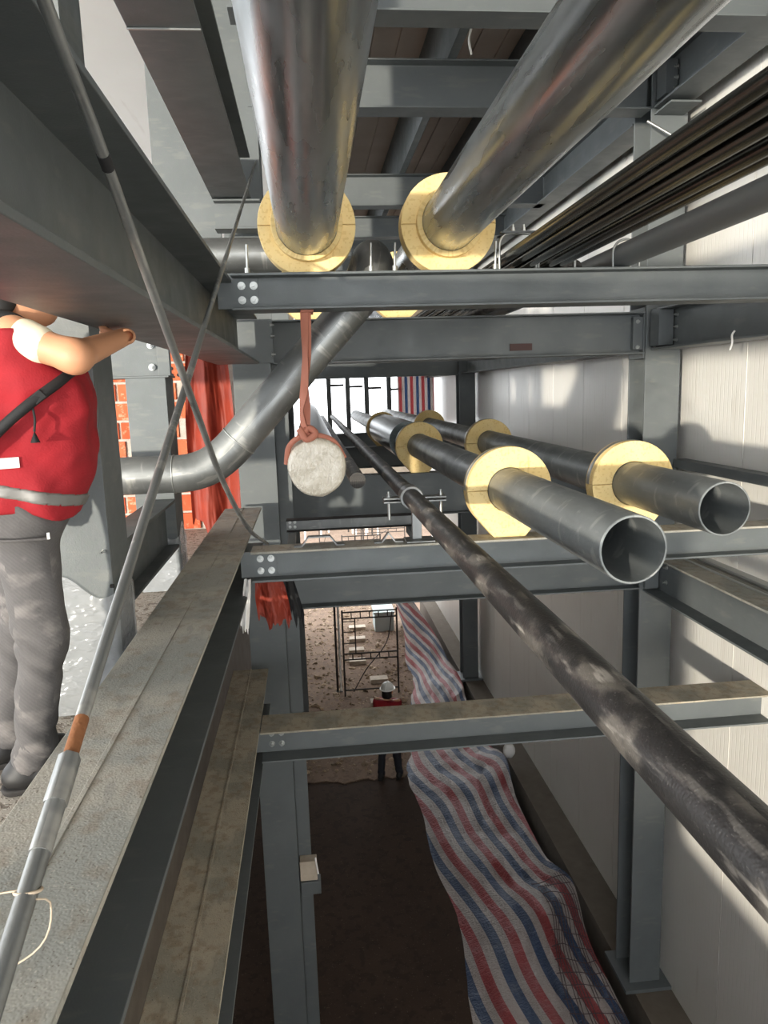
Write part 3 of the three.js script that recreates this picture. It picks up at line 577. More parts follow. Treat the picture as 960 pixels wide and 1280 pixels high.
// ------------------------------------------------------------------ platform side
{
  // light-painted box columns with plastic film round their feet
  const film = (parent, x0, x1, d0, d1, y0, y1) => {
    const N = 64, K = 22, P = [], I = [], U = [], w = x1 - x0, l = d1 - d0, per = 2 * (w + l);
    for (let k = 0; k <= K; k++) for (let i = 0; i <= N; i++) {
      let s = i / N * per; const uvx = s; let x, d, nx = 0, nd = 0;
      if (s < w) { x = x0 + s; d = d0; nd = -1; } else if (s < w + l) { x = x1; d = d0 + s - w; nx = 1; } else if (s < 2 * w + l) { x = x1 - (s - w - l); d = d1; nd = 1; } else { x = x0; d = d1 - (s - 2 * w - l); nx = -1; }
      const y = lerp(y0, y1 + 0.05 * Math.sin(i * 0.35), k / K), off = 0.006 + 0.012 * fbm((i % N) / N, k / K * 0.99, 8, 10, 201, 3);
      const p = W(x + nx * off, y, d + nd * off); P.push(p.x, p.y, p.z); U.push(uvx, y);
    }
    for (let k = 0; k < K; k++) for (let i = 0; i < N; i++) { const a = k * (N + 1) + i; I.push(a, a + 1, a + N + 1, a + 1, a + N + 2, a + N + 1); }
    const g = new THREE.BufferGeometry(); g.setAttribute('position', new THREE.Float32BufferAttribute(P, 3)); g.setAttribute('uv', new THREE.Float32BufferAttribute(U, 2)); g.setIndex(I); g.computeVertexNormals();
    part('plastic_film', g, M.film, parent);
  };
  const a = thing('platform_column', 'pale blue-grey box column behind the person, foot wrapped in plastic film', 'column', W(-0.95, DECK, 3.1));
  part('shaft', bx(-1.10, -0.815, DECK, 3.2, 2.98, 3.0, 0.003), M.primer, a); part('side_plate', bx(-0.83, -0.815, DECK, 3.2, 3.0, 3.25, 0.002), M.primer, a); part('shaft_back', bx(-1.10, -0.815, DECK, 3.2, 3.25, 3.27, 0.003), M.primer, a);
  part('weld_tab', bx(-0.825, -0.81, -0.75, -0.735, 2.97, 2.98, 0.001), M.dark, a); bolts(a, [W(-0.84, -0.6, 2.98), W(-0.84, -0.88, 2.98)], front, 0.006);
  film(a, -1.10, -0.815, 2.98, 3.27, DECK + 0.005, -0.74);
  const b = thing('platform_column', 'pale column further in behind the horizontal galvanised pipe', 'column', W(-1.02, DECK, 5));
  part('shaft', bx(-1.15, -0.90, DECK, 0.12, 4.9, 4.92, 0.003), M.primer, b); part('side_plate', bx(-0.915, -0.90, DECK, 0.12, 4.92, 5.15, 0.002), M.primer, b); part('shaft_back', bx(-1.15, -0.9, DECK, 0.12, 5.15, 5.17, 0.003), M.primer, b);
  film(b, -1.15, -0.90, 4.9, 5.17, DECK + 0.005, -0.88);
  const k = beamX('platform_beam', 'dark beam with two bolts on top of the platform columns', -2.6, -0.88, 0.40, 0.12, 5.03, 0.24);
  part('end_plate', bx(-0.95, -0.875, 0.13, 0.39, 4.95, 4.96, 0.002), M.primer, k); bolts(k, [W(-1.0, 0.33, 5.02), W(-1.0, 0.19, 5.02)], front, 0.018);
  beamD('platform_beam', 'low dark beam between the two plastic-wrapped platform columns', -0.97, 3.28, 4.89, -0.66, -0.98, 0.16);
  // brick wall at the back of the platform: hollow clay blocks in mortar
  const wall = structGroup('wall_left');
  const WD = 7.2;
  part('mortar_bed', bx(-4.2, -0.64, DECK, 0.9, WD + 0.02, WD + 0.2, 0), M.mortar, wall);
  const bh = 0.155, bl = 0.30, holes = (x, y) => { const g = []; for (let c = 0; c < 3; c++) for (let r = 0; r < 2; r++) g.push(rod(W(x + 0.045 + c * 0.06, y + 0.05 + r * 0.06, WD + 0.0), W(x + 0.045 + c * 0.06, y + 0.05 + r * 0.06, WD - 0.0015), 0.017, 10)); return g; };
  for (let r = 0; r < 12; r++) for (let c = 0; c < 9; c++) {
    const header = hash(r, c, 7) > 0.72, x = -0.66 - (c + 1) * (bl + 0.022) + (r % 2 ? -0.14 : 0), y = DECK + 0.01 + r * (bh + 0.022), l = header ? 0.21 : bl, t = rr(-0.006, 0.006);
    const m = part('brick', bx(x, x + l, y, y + bh, WD + t, WD + 0.08, 0.006), hash(r, c, 9) > 0.7 ? M.brickPale : M.brick, wall);
    if (header) part('brick_core_holes', holes(x, y), M.dark, wall);
  }
  // orange sheeting hung beside the brick wall
  function cloth(name, label, category, x0, x1, y0, y1, d, folds, amp, mat, ragged = 0.06, slant = 0) {
    const N = 60, K = 30, P = [], I = [], U = [];
    for (let k = 0; k <= K; k++) for (let i = 0; i <= N; i++) {
      const u = i / N, v = k / K, rag = ragged * (fbm(u, 0.37, 9, 3, 211, 4) - 0.5) * 2, y = lerp(y0 + rag, y1, v), pinch = lerp(1, 0.72, Math.pow(v, 3));
      const x = lerp(x0, x1, 0.5 + (u - 0.5) * pinch) + slant * (1 - v), q = Math.sin(u * folds * 6.283 + 0.9 * Math.sin(v * 2 + folds)) * amp * (1.1 - 0.4 * v) + (fbm(u, v * 0.9, 5, 4, 212, 4) - 0.5) * amp * 1.6;
      const p = W(x, y, d + q); P.push(p.x, p.y, p.z); U.push(u * (x1 - x0), y);
    }
    for (let k = 0; k < K; k++) for (let i = 0; i < N; i++) { const a2 = k * (N + 1) + i; I.push(a2, a2 + 1, a2 + N + 1, a2 + 1, a2 + N + 2, a2 + N + 1); }
    const g = new THREE.BufferGeometry(); g.setAttribute('position', new THREE.Float32BufferAttribute(P, 3)); g.setAttribute('uv', new THREE.Float32BufferAttribute(U, 2)); g.setIndex(I); g.computeVertexNormals();
    return solo(name, g, mat, label, category);
  }
  cloth('orange_sheet', 'orange sheeting hanging between the brick wall and the grey column', 'sheeting', -1.12, -0.66, -1.2, 0.5, 6.85, 1.6, 0.055, M.orange, 0.12);
  cloth('orange_rag', 'orange cloth hanging over the lower edge beam under the bolted cross beam', 'cloth', -0.41, -0.20, -1.44, -1.132, 4.56, 1.3, 0.03, M.orange, 0.08, 0.03);
  cloth('white_rag', 'thin whitish sheet edge hanging beside the orange cloth', 'cloth', -0.455, -0.40, -1.46, -1.132, 4.52, 1, 0.015, M.white, 0.05, -0.04);
  cloth('black_rag', 'small black cloth hanging behind the orange cloth', 'cloth', -0.23, -0.15, -1.42, -1.132, 4.585, 1.4, 0.015, M.blackCloth, 0.12, 0.06);
}

// posts and frames standing against the light at the far end
[[0.55, 'first'], [1.05, 'second'], [1.55, 'third'], [2.15, 'fourth']].forEach(([x, n], i) => {
  const g = thing('end_post', 'dark slim post at the bright far end, ' + n + ' from the platform side', 'post', W(x, -1.3, 19.9), 'posts at the far end');
  part('post', bx(x - 0.06, x + 0.06, -1.3, 0.6, 19.85, 19.97, 0.004), M.primer, g); part('cross_bar', bx(x - 0.06, x + 0.40, 0.12 - i * 0.05, 0.18 - i * 0.05, 19.86, 19.9, 0.003), M.scaffold, g);
});
beamX('end_sill', 'dark sill beam under the posts at the bright far end', -0.7, 3.2, -1.3, -1.5, 19.9, 0.2);

// ------------------------------------------------------------------ down in the pit
{ // striped tarpaulin heaped along the kerb
  const N = 190, K = 44, P = [], I = [], U = [], d0 = 4.5, d1 = 20.5;
  const arr = [];
  for (let i = 0; i <= N; i++) for (let k = 0; k <= K; k++) {
    const D = lerp(d0, d1, i / N), t = k / K;                // t 0 at the kerb, 1 on the floor
    const tie = Math.exp(-(((D - 7.9) / 0.5) ** 2)) + Math.exp(-(((D - 11.0) / 0.6) ** 2)) + 0.6 * Math.exp(-(((D - 14.6) / 0.8) ** 2));
    const rise = 1.3 * sstep(15.5, 20, D), topX = 2.83 + 0.08 * tie - 0.9 * sstep(16, 20, D), topY = -5.95 - 0.22 * (1 - clamp(tie)) * (D < 14 ? 1 : 0.4) + rise, botX = 1.52 + 0.06 * Math.sin(D * 0.9) + 0.05 * Math.sin(D * 2.3 + 1) + (D > 12 ? 0.12 * (D - 12) : 0);
    const sag = Math.sin(t * Math.PI) * (0.1 + 0.05 * Math.sin(D * 1.7)), bulge = Math.pow(t, 1.2);
    const fold = (fbm(D / 16, t * 0.9, 24, 5, 221, 4) - 0.5) * 0.22 * Math.sin(Math.min(1, t * 1.2) * Math.PI) + 0.05 * (vnoise(D / 16, t * 0.99, 70, 9, 223) - 0.5) + 0.07 * (fbm(D / 16 * 0.98, t * 0.99, 9, 16, 225, 3) - 0.5) * (1 - t);
    const X = lerp(topX, botX, bulge) - fold * 0.4, Y = Math.max(GROUND + 0.012, lerp(topY, GROUND + 0.012, Math.pow(t, 0.85)) + sag * 0.5 + fold);
    const p = W(X, Y, D); arr.push([p, t]); P.push(p.x, p.y, p.z); U.push(D * 0.9, t * 1.9 - D * 0.2 + 0.02 * Math.sin(D * 1.3));
  }
  for (let i = 0; i < N; i++) for (let k = 0; k < K; k++) { const a = i * (K + 1) + k; I.push(a, a + 1, a + K + 1, a + 1, a + K + 2, a + K + 1); }
  const g = new THREE.BufferGeometry(); g.setAttribute('position', new THREE.Float32BufferAttribute(P, 3)); g.setAttribute('uv', new THREE.Float32BufferAttribute(U, 2)); g.setIndex(I); g.computeVertexNormals();
  const t = thing('striped_tarpaulin', 'red, white and blue striped tarpaulin heaped along the foot of the panel wall', 'tarpaulin', W(2.2, GROUND, 12));
  part('sheet', g, M.tarp, t);
  const net = [], at = (i, k) => arr[clamp(i, 0, N) * (K + 1) + clamp(k, 0, K)][0].clone().add(new THREE.Vector3(-0.006, 0.022, 0));
  for (let k = 1; k <= 13; k++) net.push(sweep([14, 20, 26, 32, 38, 44].map((i) => at(i, Math.round(k * lerp(0.9, 1.5, Math.abs(i - 40) / 26)))), 0.0045, 4, 24));
  for (let i = 14; i <= 44; i += 2) net.push(sweep([1, 5, 9, 13, 17].map((k) => at(i + Math.round((k - 9) * 0.25), Math.round(k * lerp(0.75, 1.15, Math.abs(i - 40) / 26)))), 0.0045, 4, 16));
  const netPart = part('shade_net', net, M.net, t); netPart.userData = { kind: 'stuff' };
  part('tied_bunch', new THREE.SphereGeometry(0.1, 14, 10).scale(1, 1.3, 0.9).translate(2.98, -5.86 + EYE, -11.0), M.white, t);
  solo('striped_curtain', (() => { const n = 60, P2 = [], I2 = [], U2 = []; for (let k = 0; k <= 6; k++) for (let i = 0; i <= n; i++) { const u = i / n, p = W(2.3 + u * 0.95, lerp(-0.9, 0.62, k / 6), 19.2 + 0.05 * Math.sin(u * 60)); P2.push(p.x, p.y, p.z); U2.push(k * 0.1, u * 1.6); } for (let k = 0; k < 6; k++) for (let i = 0; i < n; i++) { const a = k * (n + 1) + i; I2.push(a, a + 1, a + n + 1, a + 1, a + n + 2, a + n + 1); } const q = new THREE.BufferGeometry(); q.setAttribute('position', new THREE.Float32BufferAttribute(P2, 3)); q.setAttribute('uv', new THREE.Float32BufferAttribute(U2, 2)); q.setIndex(I2); q.computeVertexNormals(); return q; })(), M.tarpThin, 'upright red-striped sheet hanging at the bright far end of the bay', 'curtain');
}
{ // box on the column, scaffold, planks and posts far below
  const b = thing('junction_box', 'small plastic-wrapped box clipped to the grey column low in the pit', 'box', W(-0.2, -4.72, 6.45));
  part('box', bx(-0.29, -0.13, -4.58, -4.38, 6.41, 6.52, 0.006), M.plank, b); part('tray', bx(-0.29, -0.10, -4.72, -4.59, 6.40, 6.52, 0.006), M.primer, b);
  part('clip', rod(W(-0.14, -4.34, 6.4), W(-0.12, -4.5, 6.39), 0.008, 8), M.white, b);
  const t = (g, n, x0, y0, d0_, x1, y1, d1_, r = 0.021) => part(n, rod(W(x0, y0, d0_), W(x1, y1, d1_), r, 8), M.scaffold, g);
  const frame = (label, d, x0, x1, h) => {
    const g = thing('scaffold_frame', label, 'scaffold', W((x0 + x1) / 2, GROUND, d), 'scaffold frames on the pit floor'), y0 = GROUND;
    t(g, 'post', x0, y0, d, x0, y0 + h, d); t(g, 'post', x1, y0, d, x1, y0 + h, d);
    for (const y of [h - 0.05, h - 0.2, h * 0.5, h * 0.5 - 0.14, 0.16]) t(g, 'rail', x0, y0 + y, d, x1, y0 + y, d, 0.018);
    for (let i = 1; i < 6; i++) t(g, 'spacer', x0 + (x1 - x0) * i / 6, y0 + h - 0.2, d, x0 + (x1 - x0) * i / 6, y0 + h - 0.05, d, 0.012);
    for (let i = 1; i < 6; i++) t(g, 'spacer', x0 + (x1 - x0) * i / 6, y0 + h * 0.5 - 0.14, d, x0 + (x1 - x0) * i / 6, y0 + h * 0.5, d, 0.012);
    t(g, 'inner_post', x0 + 0.28, y0 + h * 0.5, d, x0 + 0.28, y0 + h - 0.2, d, 0.015);
    for (const y of [0.62, 0.75, 0.87]) t(g, 'rung', x0, y0 + h * y, d, x0 + 0.28, y0 + h * y, d, 0.012);
    part('brace', sweep([W(x1 - 0.1, y0 + h * 0.95, d + 0.03), W(x1 - 0.25, y0 + h * 0.6, d + 0.03), W(x0 + 0.5, y0 + h * 0.3, d + 0.03), W(x0 + 0.2, y0 + 0.1, d + 0.03)], 0.012, 6, 20), M.scaffold, g);
  };
  frame('dark scaffold frame nearest the worker in the white helmet', 16.0, 0.52, 1.75, 2.05);
  frame('dark scaffold frame standing beyond the pale planks', 24.5, 0.9, 2.2, 2.1);
  frame('dark scaffold frame at the far edge of the bright yard', 33, 0.2, 2.1, 3.2);
  frame('wide dark scaffold frame beyond the end of the bay', 29, 1.6, 3.6, 2.8);
  const planks = [[0.72, 17.9, 0.42], [0.76, 18.7, 0.4], [0.82, 19.6, 0.44], [0.86, 20.6, 0.48], [1.05, 15.3, 0.4], [1.15, 16.6, 0.42]];
  planks.forEach(([x, d, l], i) => solo('pale_plank', bx(x, x + l, GROUND, GROUND + 0.12, d, d + 0.26, 0.01), M.plank, i < 4 ? 'pale block in the row on the ground behind the scaffold' : 'pale block on the ground beside the worker', 'block', 'pale blocks on the pit floor'));
  const c = thing('site_crate', 'pale blue-grey crate with lid standing beyond the row of pale blocks', 'crate', W(1.85, GROUND, 20.8));
  part('body', bx(1.6, 2.15, GROUND, GROUND + 0.55, 20.4, 21.2, 0.015), M.paleBlue, c); part('lid', bx(1.57, 2.18, GROUND + 0.55, GROUND + 0.6, 20.37, 21.23, 0.01), M.paleBlue, c); part('latch', bx(1.83, 1.92, GROUND + 0.42, GROUND + 0.53, 20.37, 20.4, 0.004), M.zinc, c);
  for (const [x, m, l] of [[0.36, M.scaffold, 'thin dark upright pole'], [0.44, M.white, 'white upright pole beside the dark one']]) {
    const g = thing('upright_pole', l + ' left of the scaffold frame', 'pole', W(x, GROUND, 16.3));
    part('pole', rod(W(x, GROUND, 16.3), W(x, GROUND + 2.4, 16.3), 0.026, 8), m, g); part('foot', bx(x - 0.035, x + 0.035, GROUND, GROUND + 0.03, 16.25, 16.35, 0.002), M.scaffold, g);
  }
  for (let i = 0; i < 26; i++) {
    const x = -1.2 + i * 0.19 + rr(-0.05, 0.05), d = 33.6 + rr(0, 5), h = rr(1.3, 2.6), g = thing('site_prop', 'pale upright prop standing in the yard beyond the bay', 'prop', W(x, GROUND, d), 'pale props beyond the bay');
    part('tube', rod(W(x, GROUND, d), W(x, GROUND + h, d), 0.04, 8), i % 3 ? M.white : M.scaffold, g); part('foot_plate', bx(x - 0.09, x + 0.09, GROUND, GROUND + 0.012, d - 0.09, d + 0.09, 0.002), M.scaffold, g);
  }
  solo('yard_wall', bx(-14, 14, GROUND, GROUND + 3.0, 42, 42.3, 0), M.concrete, 'pale grey boundary wall across the yard beyond the bay', 'wall');
  // loose rubble on the ground beyond the planks
  const stone = new THREE.IcosahedronGeometry(1, 0), cnt = 5200, im = new THREE.InstancedMesh(stone, M.plank, cnt), mm = new THREE.Matrix4(), q = new THREE.Quaternion(), col = new THREE.Color();
  for (let i = 0; i < cnt; i++) {
    const s = rr(0.010, 0.05) * (rnd() < 0.08 ? 1.7 : 1), p = W(rr(-0.8, 2.6), GROUND + s * 0.2, rr(12.5, 30));
    q.setFromEuler(new THREE.Euler(rr(0, 6), rr(0, 6), rr(0, 6))); mm.compose(p, q, new THREE.Vector3(s * rr(0.7, 1.6), s * 0.6, s * rr(0.7, 1.4))); im.setMatrixAt(i, mm);
    const k = rr(0.45, 1.0); im.setColorAt(i, col.setRGB(k, k * 0.88, k * 0.75));
  }
  im.name = 'loose_rubble'; im.userData = { kind: 'stuff', label: 'loose stones and debris scattered over the brown ground', category: 'rubble' }; shadowed(im); scene.add(im);
}

// ------------------------------------------------------------------ people
const V = (x, y, z) => new THREE.Vector3(x, y, z);
function vn3(x, y, z) {
  const X = Math.floor(x), Y = Math.floor(y), Z = Math.floor(z), f = (t) => t * t * (3 - 2 * t), a = f(x - X), b = f(y - Y), c = f(z - Z), h = (i, j, k) => hash(X + i, Y + j, 17 + (Z + k) * 31);
  return lerp(lerp(lerp(h(0, 0, 0), h(1, 0, 0), a), lerp(h(0, 1, 0), h(1, 1, 0), a), b), lerp(lerp(h(0, 0, 1), h(1, 0, 1), a), lerp(h(0, 1, 1), h(1, 1, 1), a), b), c) - 0.5;
}
function capsule(p, a, b, ra, rb) { const ab = b.clone().sub(a), t = clamp(p.clone().sub(a).dot(ab) / Math.max(1e-9, ab.lengthSq())); return p.distanceTo(a.clone().addScaledVector(ab, t)) - lerp(ra, rb, t); }
function sdfMesh(bones, c, half, res, k = 0.03, warp = null) {
  // bones: [ax,ay,az, bx,by,bz, ra, rb]
  const mc = new MarchingCubes(res, new THREE.MeshBasicMaterial(), false, false, 400000); mc.isolation = 0;
  const f = mc.field, s = res, hs = s / 2, pre = bones.map(([ax, ay, az, bx_, by, bz, ra, rb]) => { const x = bx_ - ax, y = by - ay, z = bz - az; return [ax, ay, az, x, y, z, 1 / Math.max(1e-9, x * x + y * y + z * z), ra, rb - ra]; });
  for (let z = 0; z < s; z++) for (let y = 0; y < s; y++) for (let x = 0; x < s; x++) {
    const px = c.x + (x - hs) / hs * half, py = c.y + (y - hs) / hs * half, pz = c.z + (z - hs) / hs * half;
    let d = 1e3;
    for (const b of pre) {
      const qx = px - b[0], qy = py - b[1], qz = pz - b[2]; let t = (qx * b[3] + qy * b[4] + qz * b[5]) * b[6]; t = t < 0 ? 0 : t > 1 ? 1 : t;
      const ex = qx - b[3] * t, ey = qy - b[4] * t, ez = qz - b[5] * t, e = Math.sqrt(ex * ex + ey * ey + ez * ez) - b[7] - b[8] * t;
      const h = Math.max(k - Math.abs(d - e), 0) / k; d = Math.min(d, e) - h * h * k * 0.25;
    }
    if (warp) d = warp(d, px, py, pz);
    f[x + y * s + z * s * s] = -d;
  }
  mc.update();
  const n = mc.count, pos = mc.positionArray.slice(0, n * 3), nor = mc.normalArray.slice(0, n * 3);
  for (let i = 0; i < n; i++) { pos[i * 3] = c.x + pos[i * 3] * half; pos[i * 3 + 1] = c.y + pos[i * 3 + 1] * half; pos[i * 3 + 2] = c.z + pos[i * 3 + 2] * half; }
  const g = new THREE.BufferGeometry(); g.setAttribute('position', new THREE.BufferAttribute(pos, 3)); g.setAttribute('normal', new THREE.BufferAttribute(nor, 3));
  const u = triUV(g); return u;
}
const ball = (x, y, z, r) => [x, y, z, x + 1e-4, y, z, r, r];
const cap = (a, b, ra, rb = ra) => [...a, ...b, ra, rb];
function handBones(w, dir, up, side, curl = 0.6, r = 0.0088) {      // palm and five fingers; dir from wrist, up = back of hand, side = towards the thumb
  const B = [], p = (f, s, u) => { const v = w.clone().addScaledVector(dir, f).addScaledVector(side, s).addScaledVector(up, u); return [v.x, v.y, v.z]; };
  for (const s of [-0.028, -0.009, 0.010, 0.028]) B.push(cap(p(0.0, s * 0.6, 0), p(0.085, s, 0), 0.016, 0.013));
  [[-0.030, 0.062], [-0.010, 0.075], [0.010, 0.080], [0.030, 0.072]].forEach(([s, L]) => {
    const a = curl, q1 = [0.088, s, 0], q2 = [q1[0] + L * 0.45 * Math.cos(a * 0.6), s * 1.1, -L * 0.45 * Math.sin(a * 0.6)], q3 = [q2[0] + L * 0.32 * Math.cos(a * 1.6), s * 1.12, q2[2] - L * 0.32 * Math.sin(a * 1.6)], q4 = [q3[0] + L * 0.25 * Math.cos(a * 2.3), s * 1.12, q3[2] - L * 0.25 * Math.sin(a * 2.3)];
    B.push(cap(p(...q1), p(...q2), r * 1.05, r), cap(p(...q2), p(...q3), r, r * 0.93), cap(p(...q3), p(...q4), r * 0.93, r * 0.8));
  });
  B.push(cap(p(0.02, 0.03, -0.004), p(0.055, 0.055, -0.02), 0.013, 0.0105), cap(p(0.055, 0.055, -0.02), p(0.082, 0.058, -0.036), 0.0105, 0.0085));
  return B;
}
function figure(o) {
  // local frame: +x is where the person faces, +z is the person's right hand side, y = 0 at the soles
  const g = thing('person', o.label, 'person', o.at); g.rotation.y = o.turn;
  const put = (name, geo, mat, parent = g) => { const m = shadowed(new THREE.Mesh(geo, mat)); m.name = name; parent.add(m); return m; };
  const J = o.joints, res = o.res, lean = o.lean ?? 0;
  const arm = (s) => [cap(s.sh, s.el, 0.054, 0.046), cap(s.el, s.wr, 0.046, 0.029)];
  const v3 = (a) => V(...a);
  // body: head, neck, trunk, arms, one surface
  const bones = [cap([lean, 1.46, 0], [lean + 0.02, 1.57, 0], 0.055, 0.055), ball(lean + 0.03, 1.645, 0, 0.088), ball(lean + 0.05, 1.60, 0, 0.07), cap([lean + 0.09, 1.56, 0], [lean + 0.07, 1.56, 0], 0.04, 0.05),
    cap([lean + 0.112, 1.63, 0], [lean + 0.125, 1.605, 0], 0.010, 0.014), cap([lean + 0.02, 1.645, 0.088], [lean + 0.02, 1.61, 0.082], 0.012, 0.010), cap([lean + 0.02, 1.645, -0.088], [lean + 0.02, 1.61, -0.082], 0.012, 0.010),
    cap([0, 0.95, -0.08], [0, 0.95, 0.08], 0.12), cap([lean * 0.6, 1.2, -0.07], [lean * 0.6, 1.2, 0.07], 0.12), cap([lean, 1.36, -0.12], [lean, 1.36, 0.12], 0.10),
    cap([lean, 1.42, -0.05], J.right.sh, 0.06, 0.055), cap([lean, 1.42, 0.05], J.left.sh, 0.06, 0.055), ...arm(J.right), ...arm(J.left)];
  const body = put('body', sdfMesh(bones, V(0.05, 1.32, 0), 0.56, res, 0.035), M.skin);
  for (const s of [J.right, J.left]) {
    const dir = (s.hand ? v3(s.hand) : v3(s.wr).sub(v3(s.el))).normalize(), side = V(...s.thumb), up = side.clone().cross(dir).multiplyScalar(s === J.right ? 1 : -1).normalize();
    side.addScaledVector(dir, -side.dot(dir)).normalize();
    const c = v3(s.wr).addScaledVector(dir, 0.075);
    put('hand', sdfMesh([...handBones(v3(s.wr), dir, up, side, s.curl ?? 0.7), cap(v3(s.wr).addScaledVector(dir, -0.03).toArray(), v3(s.wr).addScaledVector(dir, 0.02).toArray(), 0.026, 0.02)], c, 0.13, o.handRes, 0.008), M.skin, body);
  }
  for (const z of [-1, 1]) {
    put('eye', new THREE.SphereGeometry(0.012, 12, 8).translate(lean + 0.108, 1.645, z * 0.032), M.white, body);
    put('iris', new THREE.SphereGeometry(0.006, 10, 8).translate(lean + 0.1165, 1.645, z * 0.032), M.hair, body);
    put('eyebrow', new THREE.CapsuleGeometry(0.005, 0.025, 3, 8).rotateX(Math.PI / 2).translate(lean + 0.112, 1.668, z * 0.033), M.hair, body);
  }
  put('mouth', new THREE.CapsuleGeometry(0.005, 0.03, 3, 8).rotateX(Math.PI / 2).translate(lean + 0.126, 1.568, 0), std({ color: '#9c5a4c', roughness: 0.5 }), body);
  put('hair', sdfMesh([ball(lean + 0.015, 1.675, 0, 0.094), ball(lean - 0.015, 1.63, 0, 0.088), cap([lean - 0.03, 1.57, -0.03], [lean - 0.03, 1.57, 0.03], 0.06)], V(lean, 1.66, 0), 0.16, o.handRes, 0.02,
    (d, x, y, z) => Math.max(d, (x - lean) * 0.8 - (y - 1.615) * 0.55 - 0.035)), M.hair, body);
  // trousers
  const wr = (d, x, y, z) => d + 0.022 * vn3(x * 6 + 3, y * 26 + x * 22 + z * 9, z * 6) * (0.35 + sstep(0.3, 0.42, y) * (1 - sstep(0.52, 0.68, y)) + 1.1 * (1 - sstep(0.1, 0.3, y)) + 0.5 * sstep(0.78, 0.9, y)) + 0.012 * vn3(x * 14, y * 9, z * 14);
  const legs = [J.legR, J.legL].flatMap((l) => [cap(l.hip, l.knee, o.thigh ?? 0.098, 0.072), cap(l.knee, [l.ankle[0], l.ankle[1] + 0.02, l.ankle[2]], 0.072, 0.062)]);
  const tr = put('trousers', sdfMesh([...legs, cap([0, 0.94, -0.075], [0, 0.94, 0.075], 0.145), cap([0, 1.0, -0.075], [0, 1.0, 0.075], 0.142)], V(0, 0.55, 0), 0.57, res, 0.03, (d, x, y, z) => Math.max(wr(d, x, y, z), y - 1.04, 0.075 - y)), o.trousers);
  if (o.detail) {
    const seamL = []; for (let i = 0; i <= 10; i++) { const y = 0.98 - i * 0.02; seamL.push(V(0.05 + i * 0.006, y, 0.0)); }
    put('pocket_edge', sweep([V(-0.10, 0.865, 0.185), V(-0.03, 0.862, 0.215), V(0.05, 0.858, 0.21), V(0.075, 0.855, 0.2)], 0.005, 6, 20), M.denim, tr);
    put('rivet', new THREE.BoxGeometry(0.008, 0.02, 0.006).translate(0.075, 0.865, 0.205), M.white, tr);
    put('belt', sdfMesh([cap([0, 0.985, -0.075], [0, 0.985, 0.075], 0.15)], V(0, 0.985, 0), 0.27, 48, 0.02, (d, x, y) => Math.max(d, Math.abs(y - 0.985) - 0.02)), M.blackCloth, tr);
  }
  // vest
  const vb = [cap([0.01, 0.98, -0.075], [0.01, 0.98, 0.075], 0.168), cap([o.belly ?? 0.04, 1.12, -0.06], [o.belly ?? 0.04, 1.12, 0.06], 0.17), cap([(o.belly ?? 0.04) + lean * 0.5, 1.29, -0.09], [(o.belly ?? 0.04) + lean * 0.5, 1.29, 0.09], 0.158), cap([lean, 1.42, -0.11], [lean, 1.42, 0.11], 0.105), cap([lean, 1.36, -0.13], [lean, 1.36, 0.13], 0.118), cap([-0.005, 1.18, -0.09], [-0.005, 1.18, 0.09], 0.145), cap([lean, 1.44, 0.1], V(...J.right.sh).lerp(V(lean, 1.44, 0.1), 0.06).toArray(), 0.09, 0.078), cap([lean, 1.44, -0.1], V(...J.left.sh).lerp(V(lean, 1.44, -0.1), 0.06).toArray(), 0.09, 0.078)];
  const vest = put('vest', sdfMesh(vb, V(0.03, 1.2, 0), 0.42, res, 0.05, (d, x, y, z) => {
    const hem = 0.955 - 0.05 * sstep(0, 0.15, x) + 0.012 * Math.sin(z * 20), w = d + 0.036 * vn3(x * 13 + y * 4, y * 3.2, z * 13 - y * 3) * (1 - sstep(1.36, 1.46, y)) + 0.012 * vn3(x * 16, y * 22 - x * 14, z * 16);
    return Math.max(w, hem - y, y - 1.49);
  }), M.red);
  if (o.detail) {
    const band = put('reflective_band', sdfMesh(vb.slice(0, 2).map((b) => { const c = b.slice(); c[6] += 0.006; c[7] += 0.006; return c; }), V(0.03, 1.05, 0), 0.3, 64, 0.05, (d, x, y, z) => Math.max(d + 0.036 * vn3(x * 13 + y * 4, y * 3.2, z * 13 - y * 3) * (1 - sstep(1.36, 1.46, y)) + 0.012 * vn3(x * 16, y * 22 - x * 14, z * 16), Math.abs(y - 1.005 + 0.25 * (x)) - 0.02)), M.greyBand, vest);
    put('label_patch', new RoundedBoxGeometry(0.06, 0.032, 0.004, 1, 0.001).rotateY(0.2).translate(-0.01, 1.10, 0.242), M.white, vest);
    { const q = V(...J.right.sh).lerp(V(...J.right.el), 0.4); put('shirt_sleeve', sdfMesh([cap(V(...J.right.sh).lerp(q, 0.5).toArray(), q.toArray(), 0.064, 0.058)], q, 0.17, 48, 0.02, (d) => d), M.cream, vest); }
    put('shoulder_strap', sweep([V(-0.2, 1.02, 0.12), V(-0.12, 1.10, 0.235), V(-0.02, 1.20, 0.262), V(0.07, 1.275, 0.268), V(0.16, 1.34, 0.225), V(0.22, 1.39, 0.12)], 0.016, 8, 40).scale(1, 1, 1), M.blackCloth, vest);
    put('strap_buckle', new RoundedBoxGeometry(0.04, 0.03, 0.02, 1, 0.004).rotateZ(0.7).translate(0.09, 1.29, 0.268), M.blackCloth, vest);
    put('pull_cord', sweep([V(0.07, 1.28, 0.272), V(0.075, 1.23, 0.268), V(0.07, 1.19, 0.264)], 0.004, 6, 12), M.blackCloth, vest);
    put('cord_toggle', new THREE.ConeGeometry(0.014, 0.035, 8).translate(0.07, 1.175, 0.264), M.blackCloth, vest);
  }
